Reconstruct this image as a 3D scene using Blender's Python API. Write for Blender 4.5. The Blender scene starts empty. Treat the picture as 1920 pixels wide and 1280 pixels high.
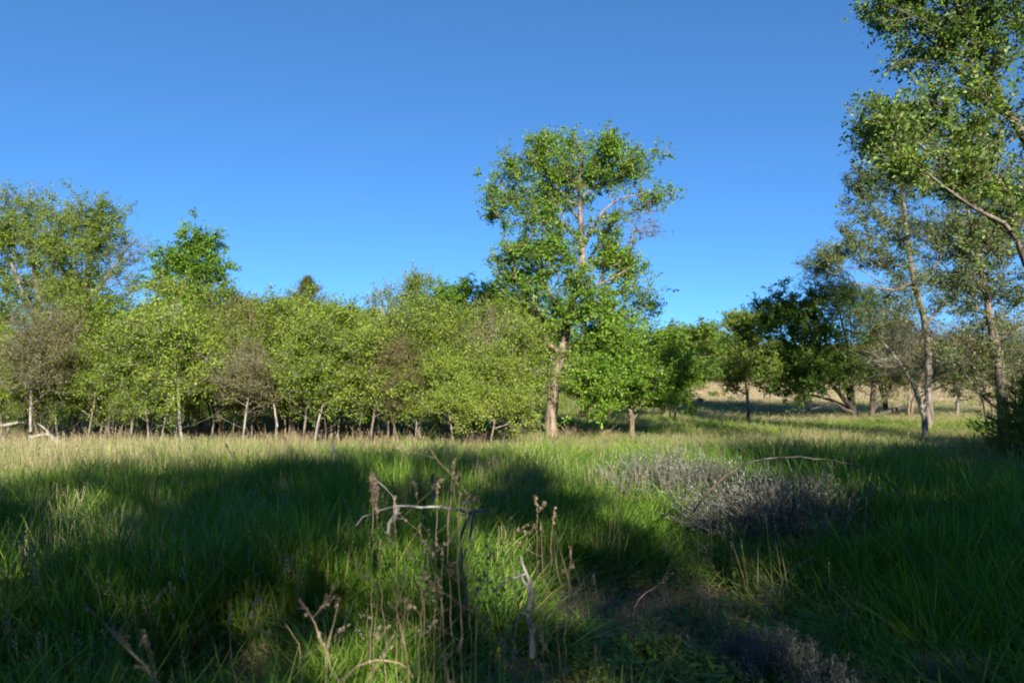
import bpy, math, random
import numpy as np
from mathutils import Vector

# ------------------------------------------------------------------ scene, camera, sky, sun, exposure
S = bpy.context.scene
COL = S.collection
CAM_Z = 1.7
F = 1280.0                                   # focal length in pixels of the 1920 px wide photograph
PITCH = math.atan(50 / F)
cd = bpy.data.cameras.new("camera")
cam = bpy.data.objects.new("camera", cd); COL.objects.link(cam)
cam.location = (0, 0, CAM_Z); cam.rotation_euler = (math.pi / 2 + PITCH, 0, 0)
cd.sensor_width = 36; cd.lens = 24; cd.clip_start = 0.05; cd.clip_end = 3000
cd.dof.use_dof = True; cd.dof.focus_distance = 6.0; cd.dof.aperture_fstop = 1.8
S.camera = cam
S.view_settings.view_transform = 'Standard'; S.view_settings.look = 'None'
S.view_settings.exposure = 1.4; S.view_settings.gamma = 1.0
SUN_EL = math.radians(25); SX, SY = 0.19, -0.9818  # horizontal direction towards the sun
w = bpy.data.worlds.new("World"); S.world = w; w.use_nodes = True
nt = w.node_tree; sky = nt.nodes.new("ShaderNodeTexSky"); sky.sky_type = 'NISHITA'; sky.sun_disc = False
sky.sun_elevation = SUN_EL; sky.sun_rotation = math.atan2(SX, SY); sky.altitude = 1500
sky.air_density = 0.6; sky.dust_density = 0.15; sky.ozone_density = 8.0
bg = nt.nodes["Background"]; gam = nt.nodes.new("ShaderNodeGamma"); gam.inputs[1].default_value = 0.7
wb = nt.nodes.new("ShaderNodeMix"); wb.data_type = 'RGBA'; wb.blend_type = 'MULTIPLY'; wb.inputs[0].default_value = 1; wb.inputs[7].default_value = (0.49, 0.815, 1.0, 1)
nt.links.new(sky.outputs[0], gam.inputs[0]); nt.links.new(gam.outputs[0], wb.inputs[6]); nt.links.new(wb.outputs[2], bg.inputs[0]); bg.inputs[1].default_value = 0.128
ld = bpy.data.lights.new("sun", 'SUN'); ld.energy = 5.0; ld.angle = math.radians(0.55); ld.color = (1.0, 0.93, 0.80)
sun = bpy.data.objects.new("sun", ld); COL.objects.link(sun)
ce = math.cos(SUN_EL)
sun.rotation_euler = Vector((-SX * ce, -SY * ce, -math.sin(SUN_EL))).to_track_quat('-Z', 'Y').to_euler()
c = S.cycles
c.max_bounces = 6; c.diffuse_bounces = 3; c.glossy_bounces = 2; c.transmission_bounces = 3; c.transparent_max_bounces = 4
c.use_denoising = True; c.caustics_reflective = False; c.caustics_refractive = False
c.pixel_filter_type = 'BLACKMAN_HARRIS'; c.filter_width = 1.7

RNG = np.random.default_rng(7)

# ------------------------------------------------------------------ helpers
def ray(x, y, d):
    """photograph pixel (1920x1280) at forward distance d -> world point"""
    u = (x - 960) / F; v = (640 - y) / F
    fy = math.cos(PITCH) - v * math.sin(PITCH); fz = v * math.cos(PITCH) + math.sin(PITCH)
    return np.array([u * d / fy, d, CAM_Z + fz * d / fy])

def sm(t, a, b):
    t = np.clip((np.asarray(t, float) - a) / (b - a), 0, 1)
    return t * t * (3 - 2 * t)

def vnoise(x, y, seed=0):
    x = np.asarray(x, float); y = np.asarray(y, float)
    xi = np.floor(x).astype(np.int64); yi = np.floor(y).astype(np.int64)
    fx = x - xi; fy = y - yi; fx = fx * fx * (3 - 2 * fx); fy = fy * fy * (3 - 2 * fy)
    def h(a, b):
        n = (a * 374761393 + b * 668265263 + seed * 974634777) & 0x7fffffff
        n = ((n ^ (n >> 13)) * 1274126177) & 0x7fffffff
        return ((n ^ (n >> 16)) & 0xffff) / 65535.0
    return (h(xi, yi) * (1 - fx) + h(xi + 1, yi) * fx) * (1 - fy) + (h(xi, yi + 1) * (1 - fx) + h(xi + 1, yi + 1) * fx) * fy

def fbm(x, y, seed=0, o=3):
    s = 0; a = 0.5; t = 0
    for k in range(o):
        s = s + a * vnoise(x * 2 ** k, y * 2 ** k, seed + k); t += a; a *= 0.5
    return s / t

def H(x, y):
    """height of the ground"""
    x = np.asarray(x, float); y = np.asarray(y, float)
    z = -0.75 * sm(y, 5, 20)
    z = z + 0.70 * sm(y, 33, 80) + 0.5 * sm(y, 24, 40) * sm(-x, 6, 22)
    z = z + (3.5 + 5 * fbm(x / 60 + 9, y / 60 + 3, 5)) * sm(y + 0.15 * x, 90, 230)
    z = z + 30 * sm(y, 260, 900) * (0.35 + fbm(x / 200, y / 200, 8))
    z = z + 0.16 * (fbm(x / 2.2, y / 2.2, 1) - 0.5) + 0.5 * (fbm(x / 9, y / 9, 2) - 0.5) * sm(y, 12, 30)
    z = z - 0.10 * np.exp(-(((x - 1.1) / 1.2) ** 2 + ((y - 5.0) / 1.0) ** 2))
    return z

def mesh_from(name, V, Fq=None, Ft=None, mat=None, attrs=None, smooth=False):
    me = bpy.data.meshes.new(name)
    V = np.ascontiguousarray(V, dtype=np.float32)
    nq = 0 if Fq is None else len(Fq); n3 = 0 if Ft is None else len(Ft)
    loops = np.concatenate(([np.asarray(Fq, np.int32).ravel()] if nq else []) + ([np.asarray(Ft, np.int32).ravel()] if n3 else []))
    me.vertices.add(len(V)); me.vertices.foreach_set("co", V.ravel())
    me.loops.add(len(loops)); me.loops.foreach_set("vertex_index", loops)
    me.polygons.add(nq + n3)
    st = np.concatenate((np.arange(nq) * 4, nq * 4 + np.arange(n3) * 3)).astype(np.int32)
    me.polygons.foreach_set("loop_start", st)
    if smooth: me.polygons.foreach_set("use_smooth", np.ones(nq + n3, bool))
    me.update(calc_edges=True)
    for k, a in (attrs or {}).items():
        at = me.attributes.new(k, 'FLOAT', 'POINT'); at.data.foreach_set("value", np.ascontiguousarray(a, dtype=np.float32))
    if mat: me.materials.append(mat)
    return me

def obj(name, me, parent=None, loc=(0, 0, 0)):
    o = bpy.data.objects.new(name, me); COL.objects.link(o); o.location = loc
    if parent: o.parent = parent
    return o

def tag(o, label=None, cat=None, group=None, kind=None):
    if label: o['label'] = label
    if cat: o['category'] = cat
    if group: o['group'] = group
    if kind: o['kind'] = kind
    return o

def thing(name, loc, label, cat, group=None, rz=0.0, sc=1.0):
    o = bpy.data.objects.new(name, None); COL.objects.link(o); o.empty_display_size = 0.3
    o.location = loc; o.rotation_euler = (0, 0, rz); o.scale = (sc, sc, sc) if np.isscalar(sc) else sc
    return tag(o, label, cat, group)

TILT = 0.0
def dup(root, loc, rz, sc, label, group):
    r = root.copy(); COL.objects.link(r); r.location = loc; r.rotation_euler = (0, 0, rz)
    r.scale = (sc, sc, sc) if np.isscalar(sc) else sc
    r['label'] = label
    r.rotation_euler[0] = math.sin(loc[0] * 91.7) * TILT; r.rotation_euler[1] = math.sin(loc[0] * 57.3) * TILT
    if group: r['group'] = group
    elif 'group' in r: del r['group']
    for ch in list(root.children):
        k = ch.copy(); COL.objects.link(k); k.parent = r
    return r

# ------------------------------------------------------------------ materials
def ramp(nt, stops):
    r = nt.nodes.new("ShaderNodeValToRGB")
    e = r.color_ramp.elements
    while len(e) < len(stops): e.new(0.5)
    for k, (p, cc) in enumerate(stops): e[k].position = p; e[k].color = (*cc, 1)
    return r

def leaf_mat(name, stops, trans=0.4, attr="tint", atype='GEOMETRY', rough=0.5, spec=0.35, objvar=0.0, tcol=(1.25, 1.15, 0.45)):
    m = bpy.data.materials.new(name); m.use_nodes = True; n = m.node_tree; N = n.nodes; L = n.links
    p = N["Principled BSDF"]; out = N["Material Output"]
    a = N.new("ShaderNodeAttribute"); a.attribute_name = attr; a.attribute_type = atype
    src = a.outputs["Fac"]
    if objvar:
        oi = N.new("ShaderNodeObjectInfo"); ma = N.new("ShaderNodeMath"); ma.operation = 'MULTIPLY_ADD'
        ma.inputs[1].default_value = objvar; ma.inputs[2].default_value = -objvar / 2; L.new(oi.outputs["Random"], ma.inputs[0])
        ad = N.new("ShaderNodeMath"); ad.operation = 'ADD'; L.new(ma.outputs[0], ad.inputs[0]); L.new(src, ad.inputs[1]); src = ad.outputs[0]
    r = ramp(n, stops); L.new(src, r.inputs[0])
    L.new(r.outputs[0], p.inputs["Base Color"]); p.inputs["Roughness"].default_value = rough
    p.inputs["Specular IOR Level"].default_value = spec
    t = N.new("ShaderNodeBsdfTranslucent"); mul = N.new("ShaderNodeMix"); mul.data_type = 'RGBA'; mul.blend_type = 'MULTIPLY'
    mul.inputs[0].default_value = 1; mul.inputs[7].default_value = (*tcol, 1)
    L.new(r.outputs[0], mul.inputs[6]); L.new(mul.outputs[2], t.inputs[0])
    mx = N.new("ShaderNodeMixShader"); mx.inputs[0].default_value = trans
    L.new(p.outputs[0], mx.inputs[1]); L.new(t.outputs[0], mx.inputs[2]); L.new(mx.outputs[0], out.inputs[0])
    return m

def bark_mat(name, c0, c1, scale=9.0):
    m = bpy.data.materials.new(name); m.use_nodes = True; n = m.node_tree; N = n.nodes; L = n.links
    p = N["Principled BSDF"]; p.inputs["Roughness"].default_value = 0.9; p.inputs["Specular IOR Level"].default_value = 0.15
    tc = N.new("ShaderNodeTexCoord"); mp = N.new("ShaderNodeMapping"); mp.inputs["Scale"].default_value = (1, 1, 0.22)
    nz = N.new("ShaderNodeTexNoise"); nz.inputs["Scale"].default_value = scale; nz.inputs["Detail"].default_value = 5; nz.inputs["Roughness"].default_value = 0.65
    L.new(tc.outputs["Object"], mp.inputs[0]); L.new(mp.outputs[0], nz.inputs[0])
    r = ramp(n, [(0.38, c0), (0.62, c1)]); L.new(nz.outputs[0], r.inputs[0]); L.new(r.outputs[0], p.inputs["Base Color"])
    b = N.new("ShaderNodeBump"); b.inputs["Strength"].default_value = 0.9; b.inputs["Distance"].default_value = 0.03
    L.new(nz.outputs[0], b.inputs["Height"]); L.new(b.outputs[0], p.inputs["Normal"])
    return m

M = {}
M['leaf_elm'] = leaf_mat("leaf_elm", [(0, (0.062, 0.138, 0.013)), (0.5, (0.119, 0.231, 0.018)), (1, (0.206, 0.338, 0.030))])
M['leaf_thicket'] = leaf_mat("leaf_thicket", [(0, (0.085, 0.135, 0.014)), (0.5, (0.170, 0.250, 0.022)), (1, (0.275, 0.345, 0.045))], objvar=0.5)
M['leaf_olive'] = leaf_mat("leaf_olive", [(0, (0.081, 0.086, 0.025)), (0.5, (0.149, 0.149, 0.040)), (1, (0.230, 0.213, 0.069))], objvar=0.25)
M['leaf_dark'] = leaf_mat("leaf_dark", [(0, (0.033, 0.077, 0.011)), (0.5, (0.068, 0.143, 0.015)), (1, (0.132, 0.220, 0.024))], objvar=0.3)
M['leaf_cotton'] = leaf_mat("leaf_cotton", [(0, (0.048, 0.102, 0.022)), (0.5, (0.114, 0.198, 0.031)), (1, (0.276, 0.324, 0.048))], trans=0.42, rough=0.5, spec=0.35)
M['leaf_pale'] = leaf_mat("leaf_pale", [(0, (0.062, 0.100, 0.037)), (0.5, (0.119, 0.169, 0.056)), (1, (0.237, 0.275, 0.094))], trans=0.4, spec=0.3)
M['cedar'] = leaf_mat("cedar", [(0, (0.024, 0.041, 0.012)), (0.5, (0.058, 0.074, 0.014)), (1, (0.156, 0.156, 0.024))], trans=0.12, rough=0.7, spec=0.2)
M['cedar_painted_sun'] = leaf_mat("cedar_painted_sun", [(0, (0.035, 0.055, 0.014)), (0.5, (0.100, 0.120, 0.020)), (1, (0.230, 0.220, 0.035))], trans=0.2, rough=0.7, spec=0.2)  # copy of the cedar foliage, sunlight painted in as a lighter, yellower colour
M['far_leaf'] = leaf_mat("far_leaf", [(0, (0.066, 0.126, 0.019)), (0.5, (0.126, 0.204, 0.026)), (1, (0.204, 0.276, 0.042))], objvar=0.5)
M['bark_pale'] = bark_mat("bark_pale", (0.07, 0.058, 0.045), (0.26, 0.22, 0.175))
M['bark_elm'] = bark_mat("bark_elm", (0.04, 0.032, 0.025), (0.27, 0.21, 0.155), 6)
M['bark_brown'] = bark_mat("bark_brown", (0.06, 0.045, 0.032), (0.24, 0.18, 0.13), 14)
M['bark_grey'] = bark_mat("bark_grey", (0.09, 0.08, 0.07), (0.30, 0.27, 0.235), 12)
M['bark_grey2'] = bark_mat('bark_greybrown', (0.055, 0.045, 0.036), (0.22, 0.185, 0.15), 10)
M['bark_dark'] = bark_mat("bark_dark", (0.03, 0.025, 0.022), (0.11, 0.09, 0.075), 14)
M['dead_wood'] = bark_mat("dead_wood", (0.12, 0.10, 0.08), (0.33, 0.29, 0.23), 16)
M['dry_stalk'] = bark_mat("dry_stalk", (0.17, 0.125, 0.08), (0.38, 0.29, 0.19), 20)
M['grey_wood'] = bark_mat("grey_wood", (0.07, 0.07, 0.07), (0.24, 0.23, 0.22), 20)

# ------------------------------------------------------------------ tree builder
def prisms(P0, P1, r0, r1, n=3):
    """many thin tapered prisms at once"""
    P0 = np.asarray(P0); P1 = np.asarray(P1); m = len(P0)
    if m == 0: return np.zeros((0, 3)), np.zeros((0, 4), int)
    d = P1 - P0; d /= np.linalg.norm(d, axis=1, keepdims=True) + 1e-9
    a = np.where(np.abs(d[:, 2:3]) < 0.9, np.array([[0, 0, 1.0]]), np.array([[1.0, 0, 0]]))
    u = np.cross(d, a); u /= np.linalg.norm(u, axis=1, keepdims=True) + 1e-9; v = np.cross(d, u)
    V = np.zeros((m, 2, n, 3))
    for k in range(n):
        an = 2 * math.pi * k / n; o = u * math.cos(an) + v * math.sin(an)
        V[:, 0, k] = P0 + o * np.reshape(r0, (-1, 1)); V[:, 1, k] = P1 + o * np.reshape(r1, (-1, 1))
    b = (np.arange(m) * 2 * n)[:, None]
    Fq = np.concatenate([b + np.array([[k, (k + 1) % n, n + (k + 1) % n, n + k]]) for k in range(n)])
    return V.reshape(-1, 3), Fq

def tube(P, R, n=6):
    P = np.asarray(P, float); R = np.asarray(R, float); m = len(P)
    T = np.gradient(P, axis=0); T /= np.linalg.norm(T, axis=1, keepdims=True) + 1e-9
    a = np.array([0.31, 0.17, 1.0]) if abs(T[0][2]) < 0.9 else np.array([1.0, 0.2, 0.0])
    V = []; u = None
    for i in range(m):
        u = np.cross(T[i], a) if u is None else u - T[i] * np.dot(u, T[i])
        u = u / (np.linalg.norm(u) + 1e-9); v = np.cross(T[i], u)
        an = 2 * np.pi * np.arange(n) / n
        V.append(P[i] + R[i] * (np.cos(an)[:, None] * u + np.sin(an)[:, None] * v))
    V = np.concatenate(V)
    Fq = [(i * n + k, i * n + (k + 1) % n, (i + 1) * n + (k + 1) % n, (i + 1) * n + k) for i in range(m - 1) for k in range(n)]
    return V, np.array(Fq)

def merge(parts):
    Vs = []; Fs = []; o = 0
    for V, Fq in parts:
        if len(V) == 0: continue
        Vs.append(V); Fs.append(np.asarray(Fq) + o); o += len(V)
    return np.concatenate(Vs), np.concatenate(Fs)

def resample(path, step):
    path = np.asarray(path, float); seg = np.linalg.norm(np.diff(path[:, :3], axis=0), axis=1); s = np.concatenate(([0], np.cumsum(seg)))
    n = max(3, int(s[-1] / step) + 1); t = np.linspace(0, s[-1], n)
    return np.stack([np.interp(t, s, path[:, k]) for k in range(path.shape[1])], 1)

def leaves_mesh(C, D, size, rng, tint, mat, up=0.5, elong=1.0, name="crown"):
    """C centres, D preferred axis, one folded four-point leaf each"""
    n = len(C)
    ax = D + rng.normal(0, 0.7, (n, 3)); ax /= np.linalg.norm(ax, axis=1, keepdims=True)
    nn = rng.normal(0, 1, (n, 3)) + np.array([0, 0, up * 1.5]); s = np.cross(ax, nn); s /= np.linalg.norm(s, axis=1, keepdims=True) + 1e-9
    nrm = np.cross(s, ax)
    L = (size * rng.uniform(0.6, 1.35, n))[:, None]; W = L * 0.62 / elong; L = L * elong
    V = np.empty((n, 4, 3))
    V[:, 0] = C - ax * L * 0.5; V[:, 2] = C + ax * L * 0.5
    V[:, 1] = C + s * W * 0.5 + nrm * W * 0.18 - ax * L * 0.08; V[:, 3] = C - s * W * 0.5 + nrm * W * 0.18 - ax * L * 0.08
    Fq = np.arange(n * 4).reshape(n, 4)
    return mesh_from(name, V.reshape(-1, 3), Fq, None, mat, {"tint": np.repeat(np.clip(tint, 0, 1), 4)})

def make_tree(seed, stems, lobes, tips, leaves, leaf, bark, leafmat, twigs=4, twl=0.42, bare=0.0, clump=0.38, rise=0.5,
              sides=8, tipr=0.006, spread=0.055, elong=1.0, tintbias=0.0, pathw=0.38, droop=0.0, dead=None):
    """stems: list of polylines [(x,y,z,r)...] local to the base; lobes: [(cx,cy,cz,rx,ry,rz,weight[,leafiness])]
    returns (trunk mesh, crown mesh)"""
    rng = np.random.default_rng(seed); pyr = random.Random(seed)
    N = []; par = []; plen = []; stemid = []; R = []
    for st in stems:
        q = resample(st, 0.22)
        j = rng.normal(0, 1, (len(q), 3)); j = np.apply_along_axis(lambda a: np.convolve(a, [.25, .5, .25], 'same'), 0, j)
        q[:, :3] += j * np.minimum(0.35 * q[:, 3:4], 0.03); q[0, :3] = st[0][:3]
        start = len(N); p = -1
        if start:
            A = np.array(N); dd = np.linalg.norm(A - q[0, :3], axis=1); p = int(dd.argmin()) if dd.min() < 0.35 else -1
        for k in range(len(q)):
            N.append(q[k, :3].copy()); par.append(p if k == 0 else len(N) - 2); stemid.append(1)
            R.append(q[k, 3]); pp = par[-1]; plen.append(0 if pp < 0 else plen[pp] + np.linalg.norm(N[-1] - N[pp]))
    # targets
    W = np.array([l[6] for l in lobes], float); W /= W.sum()
    T = []; TL = []
    ncl = max(4, int(tips / 5))
    for k in range(ncl):
        li = rng.choice(len(lobes), p=W); l = lobes[li]
        d = rng.normal(0, 1, 3); d /= np.linalg.norm(d); r = rng.uniform(0, 1) ** 0.42
        cc = np.array(l[:3]) + d * r * np.array(l[3:6])
        m = rng.poisson(5) + 1
        pts = cc + rng.normal(0, 1, (m, 3)) * clump * np.array([1, 1, 0.7])
        for p_ in pts: T.append(p_); TL.append(l[7] if len(l) > 7 else 1.0)
    T = np.array(T); TL = np.array(TL)
    A0 = np.array(N); dmin = np.array([np.linalg.norm(A0 - t, axis=1).min() for t in T])
    order = np.argsort(dmin)
    cap = len(N) + len(T) * 14; NA = np.zeros((cap, 3)); NA[:len(N)] = A0; PL = np.zeros(cap); PL[:len(N)] = plen; n = len(N)
    isstem = len(N); tipn = []
    lowz = A0[:, 2].min()
    trunk_ok = np.ones(cap, bool)
    for t in order:
        p = T[t]; dv = p - NA[:n]; dist = np.linalg.norm(dv, axis=1)
        cost = dist + pathw * PL[:n] + np.maximum(0, -(dv[:, 2] - rise * 0.35 * dist)) * rise
        b = int(cost.argmin()); L = dist[b]
        if L < 0.05: tipn.append((b, t)); continue
        k = min(13, max(1, int(L / 0.3))); q0 = NA[b].copy(); side = rng.normal(0, 1, 3) * 0.07 * L
        prev = b
        for i in range(1, k + 1):
            f = i / k; q = q0 + (p - q0) * f + side * math.sin(math.pi * f) + np.array([0, 0, 0.10 * L * math.sin(math.pi * f) * (1 if rise > 0 else -1)])
            if i < k: q = q + rng.normal(0, 0.02, 3)
            NA[n] = q; par.append(prev); R.append(0.0); PL[n] = PL[prev] + np.linalg.norm(q - NA[prev]); prev = n; n += 1
        tipn.append((prev, t))
    par = np.array(par[:n]); NA = NA[:n]
    # pipe model
    acc = np.zeros(n); e = 2.25
    haschild = np.zeros(n, bool); haschild[par[par >= 0]] = True
    for i in range(n - 1, -1, -1):
        if not haschild[i]: acc[i] += tipr ** e
        if par[i] >= 0 and par[i] < i: acc[par[i]] += acc[i]
    rad = acc ** (1 / e)
    Rg = np.array(R[:n]); st = Rg > 0; rad[st] = Rg[st]
    for i in range(n):
        if not st[i] and par[i] >= 0: rad[i] = min(rad[i], rad[par[i]] * (0.7 if st[par[i]] else 1.0))
    # chains
    kids = [[] for _ in range(n)]
    for i in range(n):
        if par[i] >= 0: kids[par[i]].append(i)
    parts = []; stack = [(i, None) for i in range(n) if par[i] < 0]
    while stack:
        i, p = stack.pop(); ch = ([p] if p is not None else []) + [i]
        while kids[i]:
            ks = sorted(kids[i], key=lambda a: -(rad[a] + (10 if st[a] and st[i] else 0)))
            for a in ks[1:]: stack.append((a, i))
            i = ks[0]; ch.append(i)
        if len(ch) < 2: continue
        rr = rad[ch].copy()
        if p is not None: rr[0] = min(rr[0], rr[1] * 1.25)
        rr[-1] *= 0.5
        big = rr.max()
        parts.append(tube(NA[ch], rr, sides if big > 0.06 else (5 if big > 0.02 else 3)))
    # twigs and leaves
    P0 = []; P1 = []; LF = []
    for (ni, t) in tipn:
        b = NA[ni]; base = NA[par[ni]] if par[ni] >= 0 else b - [0, 0, 0.2]
        g = b - base; g = g / (np.linalg.norm(g) + 1e-9)
        k = max(1, rng.poisson(twigs))
        for _ in range(k):
            d = g * 0.7 + rng.normal(0, 0.65, 3) + np.array([0, 0, 0.3 * rise - droop]); d /= np.linalg.norm(d)
            L = twl * rng.uniform(0.4, 1.3)
            s = base + (b - base) * rng.uniform(0, 1)
            P0.append(s); P1.append(s + d * L); LF.append(TL[t])
    P0 = np.array(P0); P1 = np.array(P1); LF = np.array(LF)
    parts.append(prisms(P0, P1, np.full(len(P0), tipr * 0.8), np.full(len(P0), tipr * 0.35), 3))
    V, Fq = merge(parts)
    trunk = mesh_from("trunk", V, Fq, None, bark, smooth=True)
    crown = None
    if leaves:
        bareness = rng.uniform(0, 1, len(P0)) < bare
        wt = LF * (~bareness); pr = wt / wt.sum()
        idx = rng.choice(len(P0), size=leaves, p=pr)
        f = rng.uniform(0.1, 1.12, leaves)[:, None]
        C = P0[idx] + (P1[idx] - P0[idx]) * f + rng.normal(0, spread, (leaves, 3)) * np.array([1, 1, 0.8])
        D = P1[idx] - P0[idx]; D /= np.linalg.norm(D, axis=1, keepdims=True); D[:, 2] -= 0.25
        tw = rng.uniform(-0.16, 0.16, len(P0))
        tint = 0.5 + tintbias + tw[idx] + rng.normal(0, 0.16, leaves) + 0.5 * (fbm(C[:, 0] * 1.1 + C[:, 1], C[:, 2] * 1.1 + 5, seed) - 0.5)
        crown = leaves_mesh(C, D, leaf, rng, tint, leafmat, elong=elong)
    return trunk, crown

def plant_tree(name, base, meshes, label, cat, group=None, rz=0.0, sc=1.0):
    z = float(H(base[0], base[1])) - 0.05
    t = thing(name, (base[0], base[1], z), label, cat, group, rz, sc)
    obj("trunk", meshes[0], t)
    if meshes[1]: obj("crown", meshes[1], t)
    return t

def at(d, bx):
    """ground point under photograph column bx at forward distance d, and a converter of pixels to local coordinates"""
    X = ray(bx, 690, d)[0]; z0 = float(H(X, d)) - 0.05
    def loc(x, y, dy=0.0):
        p = ray(x, y, d + dy); return (p[0] - X, dy, p[2] - z0)
    def lobe(x, y, rx, ry, wt=1.0, dy=0.0, depth=None, leafy=1.0):
        p = loc(x, y, dy); k = (d + dy) / F
        return (p[0], p[1], p[2], rx * k * .92, (depth if depth else rx * k * .92), ry * k * .92, wt, leafy)
    def stem(pts):
        return [(*loc(p[0], p[1], p[3] if len(p) > 3 else 0.0), p[2]) for p in pts]
    return (X, d), loc, lobe, stem

#@@SETTING
# ------------------------------------------------------------------ ground
def axis(lo, hi, fine, n):
    t = np.linspace(-1, 1, n); k = 5.0
    s = np.sinh(t * k) / math.sinh(k)
    return np.where(s < 0, -s * lo, s * hi)
gx = axis(-900, 900, 0.3, 340); gy = axis(-150, 1400, 0.3, 340) + 6
GX, GY = np.meshgrid(gx, gy); GZ = H(GX, GY)
nx, ny = len(gx), len(gy)
ii = (np.arange(ny - 1)[:, None] * nx + np.arange(nx - 1)[None, :]).ravel()
gm = bpy.data.materials.new("meadow_soil"); gm.use_nodes = True
n = gm.node_tree; N_ = n.nodes; L_ = n.links; p = N_["Principled BSDF"]; p.inputs["Roughness"].default_value = 0.95; p.inputs["Specular IOR Level"].default_value = 0.1
geo = N_.new("ShaderNodeNewGeometry")
n1 = N_.new("ShaderNodeTexNoise"); n1.inputs["Scale"].default_value = 0.35; n1.inputs["Detail"].default_value = 8; n1.inputs["Roughness"].default_value = 0.7
n2 = N_.new("ShaderNodeTexNoise"); n2.inputs["Scale"].default_value = 22; n2.inputs["Detail"].default_value = 6
L_.new(geo.outputs["Position"], n1.inputs[0]); L_.new(geo.outputs["Position"], n2.inputs[0])
at_ = N_.new("ShaderNodeAttribute"); at_.attribute_name = "cover"     # 0 soil, 0.5 green, 1 dry hillside
add = N_.new("ShaderNodeMath"); add.operation = 'MULTIPLY_ADD'; add.inputs[1].default_value = 0.35; L_.new(n1.outputs[0], add.inputs[0])
sub = N_.new("ShaderNodeMath"); sub.operation = 'SUBTRACT'; sub.inputs[1].default_value = 0.175; L_.new(at_.outputs["Fac"], sub.inputs[0]); L_.new(sub.outputs[0], add.inputs[2])
r = ramp(n, [(0.0, (0.115, 0.090, 0.068)), (0.22, (0.090, 0.073, 0.050)), (0.42, (0.045, 0.058, 0.018)), (0.62, (0.110, 0.125, 0.035)), (0.80, (0.40, 0.30, 0.17)), (1.0, (0.50, 0.37, 0.23))])
L_.new(add.outputs[0], r.inputs[0])
mm = N_.new("ShaderNodeMix"); mm.data_type = 'RGBA'; mm.blend_type = 'MULTIPLY'; mm.inputs[0].default_value = 0.6
r2 = ramp(n, [(0.3, (0.55, 0.55, 0.55)), (0.7, (1.2, 1.2, 1.2))]); L_.new(n2.outputs[0], r2.inputs[0])
L_.new(r.outputs[0], mm.inputs[6]); L_.new(r2.outputs[0], mm.inputs[7]); L_.new(mm.outputs[2], p.inputs["Base Color"])
bp = N_.new("ShaderNodeBump"); bp.inputs["Strength"].default_value = 0.7; bp.inputs["Distance"].default_value = 0.04; L_.new(n2.outputs[0], bp.inputs["Height"]); L_.new(bp.outputs[0], p.inputs["Normal"])

def dryness(x, y):
    """where the hillside is tan, 0..1"""
    x = np.asarray(x, float); y = np.asarray(y, float)
    right = sm(x - 0.10 * y, 1, 6)
    hill = sm(y, 25.5, 30) * (1 - 0.85 * sm(y, 74, 92)) * right
    return np.clip(hill * (0.15 + 1.3 * fbm(x / 7 + 4, y / 11, 21)) , 0, 1)
def soilpatch(x, y):
    a = np.exp(-((((x - 1.05) / 1.2) ** 2 + ((y - 4.95) / 0.75) ** 2) ** 1.5))
    b = np.exp(-(((x - 0.15) / 0.5) ** 2 + ((y - 3.7) / 0.35) ** 2))
    c_ = np.exp(-(((x + 1.45) / 0.35) ** 2 + ((y - 3.8) / 0.3) ** 2)); return np.maximum(np.maximum(a, 0.7 * b), c_)
cover = 0.5 - 0.12 * (1 - sm(GY, 14, 22)) + 0.4 * dryness(GX, GY) + 0.12 * sm(GY, 100, 200) - 0.5 * soilpatch(GX, GY)
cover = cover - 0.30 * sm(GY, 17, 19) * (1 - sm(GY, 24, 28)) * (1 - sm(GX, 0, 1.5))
me = mesh_from("ground", np.stack([GX, GY, GZ], -1).reshape(-1, 3), np.stack([ii, ii + 1, ii + nx + 1, ii + nx], 1), None, gm, {"cover": cover.ravel()}, smooth=True)
tag(obj("ground", me), kind="structure")

# ------------------------------------------------------------------ grass (uncountable: one object per sort)
HID = bpy.data.collections.new("clump_sources")
def ribbons(rng, n, rad, hmin, hmax, wd, lean, curl, segs=4, taper=1.0):
    V = []; Fq = []; tv = []
    for b in range(n):
        a = rng.uniform(0, 2 * math.pi); rr = rad * math.sqrt(rng.uniform()); x0 = rr * math.cos(a); y0 = rr * math.sin(a)
        h = rng.uniform(hmin, hmax); la = a + rng.normal(0, 0.9); ln = abs(rng.normal(0, lean)) + 0.03; cu = abs(rng.normal(0, curl))
        fa = rng.uniform(0, 2 * math.pi); ux, uy = math.cos(fa), math.sin(fa); wv = wd * rng.uniform(0.6, 1.3); tt = rng.uniform(0, 1)
        o = len(V)
        for s in range(segs + 1):
            f = s / segs; off = ln * f * h + cu * h * f ** 2.6; z = h * f * (1 - 0.35 * min(1, cu) * f * f)
            ww = wv * (1 - f ** 1.6 * taper) * (0.6 + 0.8 * min(1, f * 3)) * 0.5 + 0.0006
            cx = x0 + math.cos(la) * off; cy = y0 + math.sin(la) * off
            V.append((cx - ux * ww, cy - uy * ww, z)); V.append((cx + ux * ww, cy + uy * ww, z)); tv += [tt, tt]
            if s: i = o + 2 * s; Fq.append((i - 2, i - 1, i + 1, i))
    return V, Fq, tv

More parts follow.
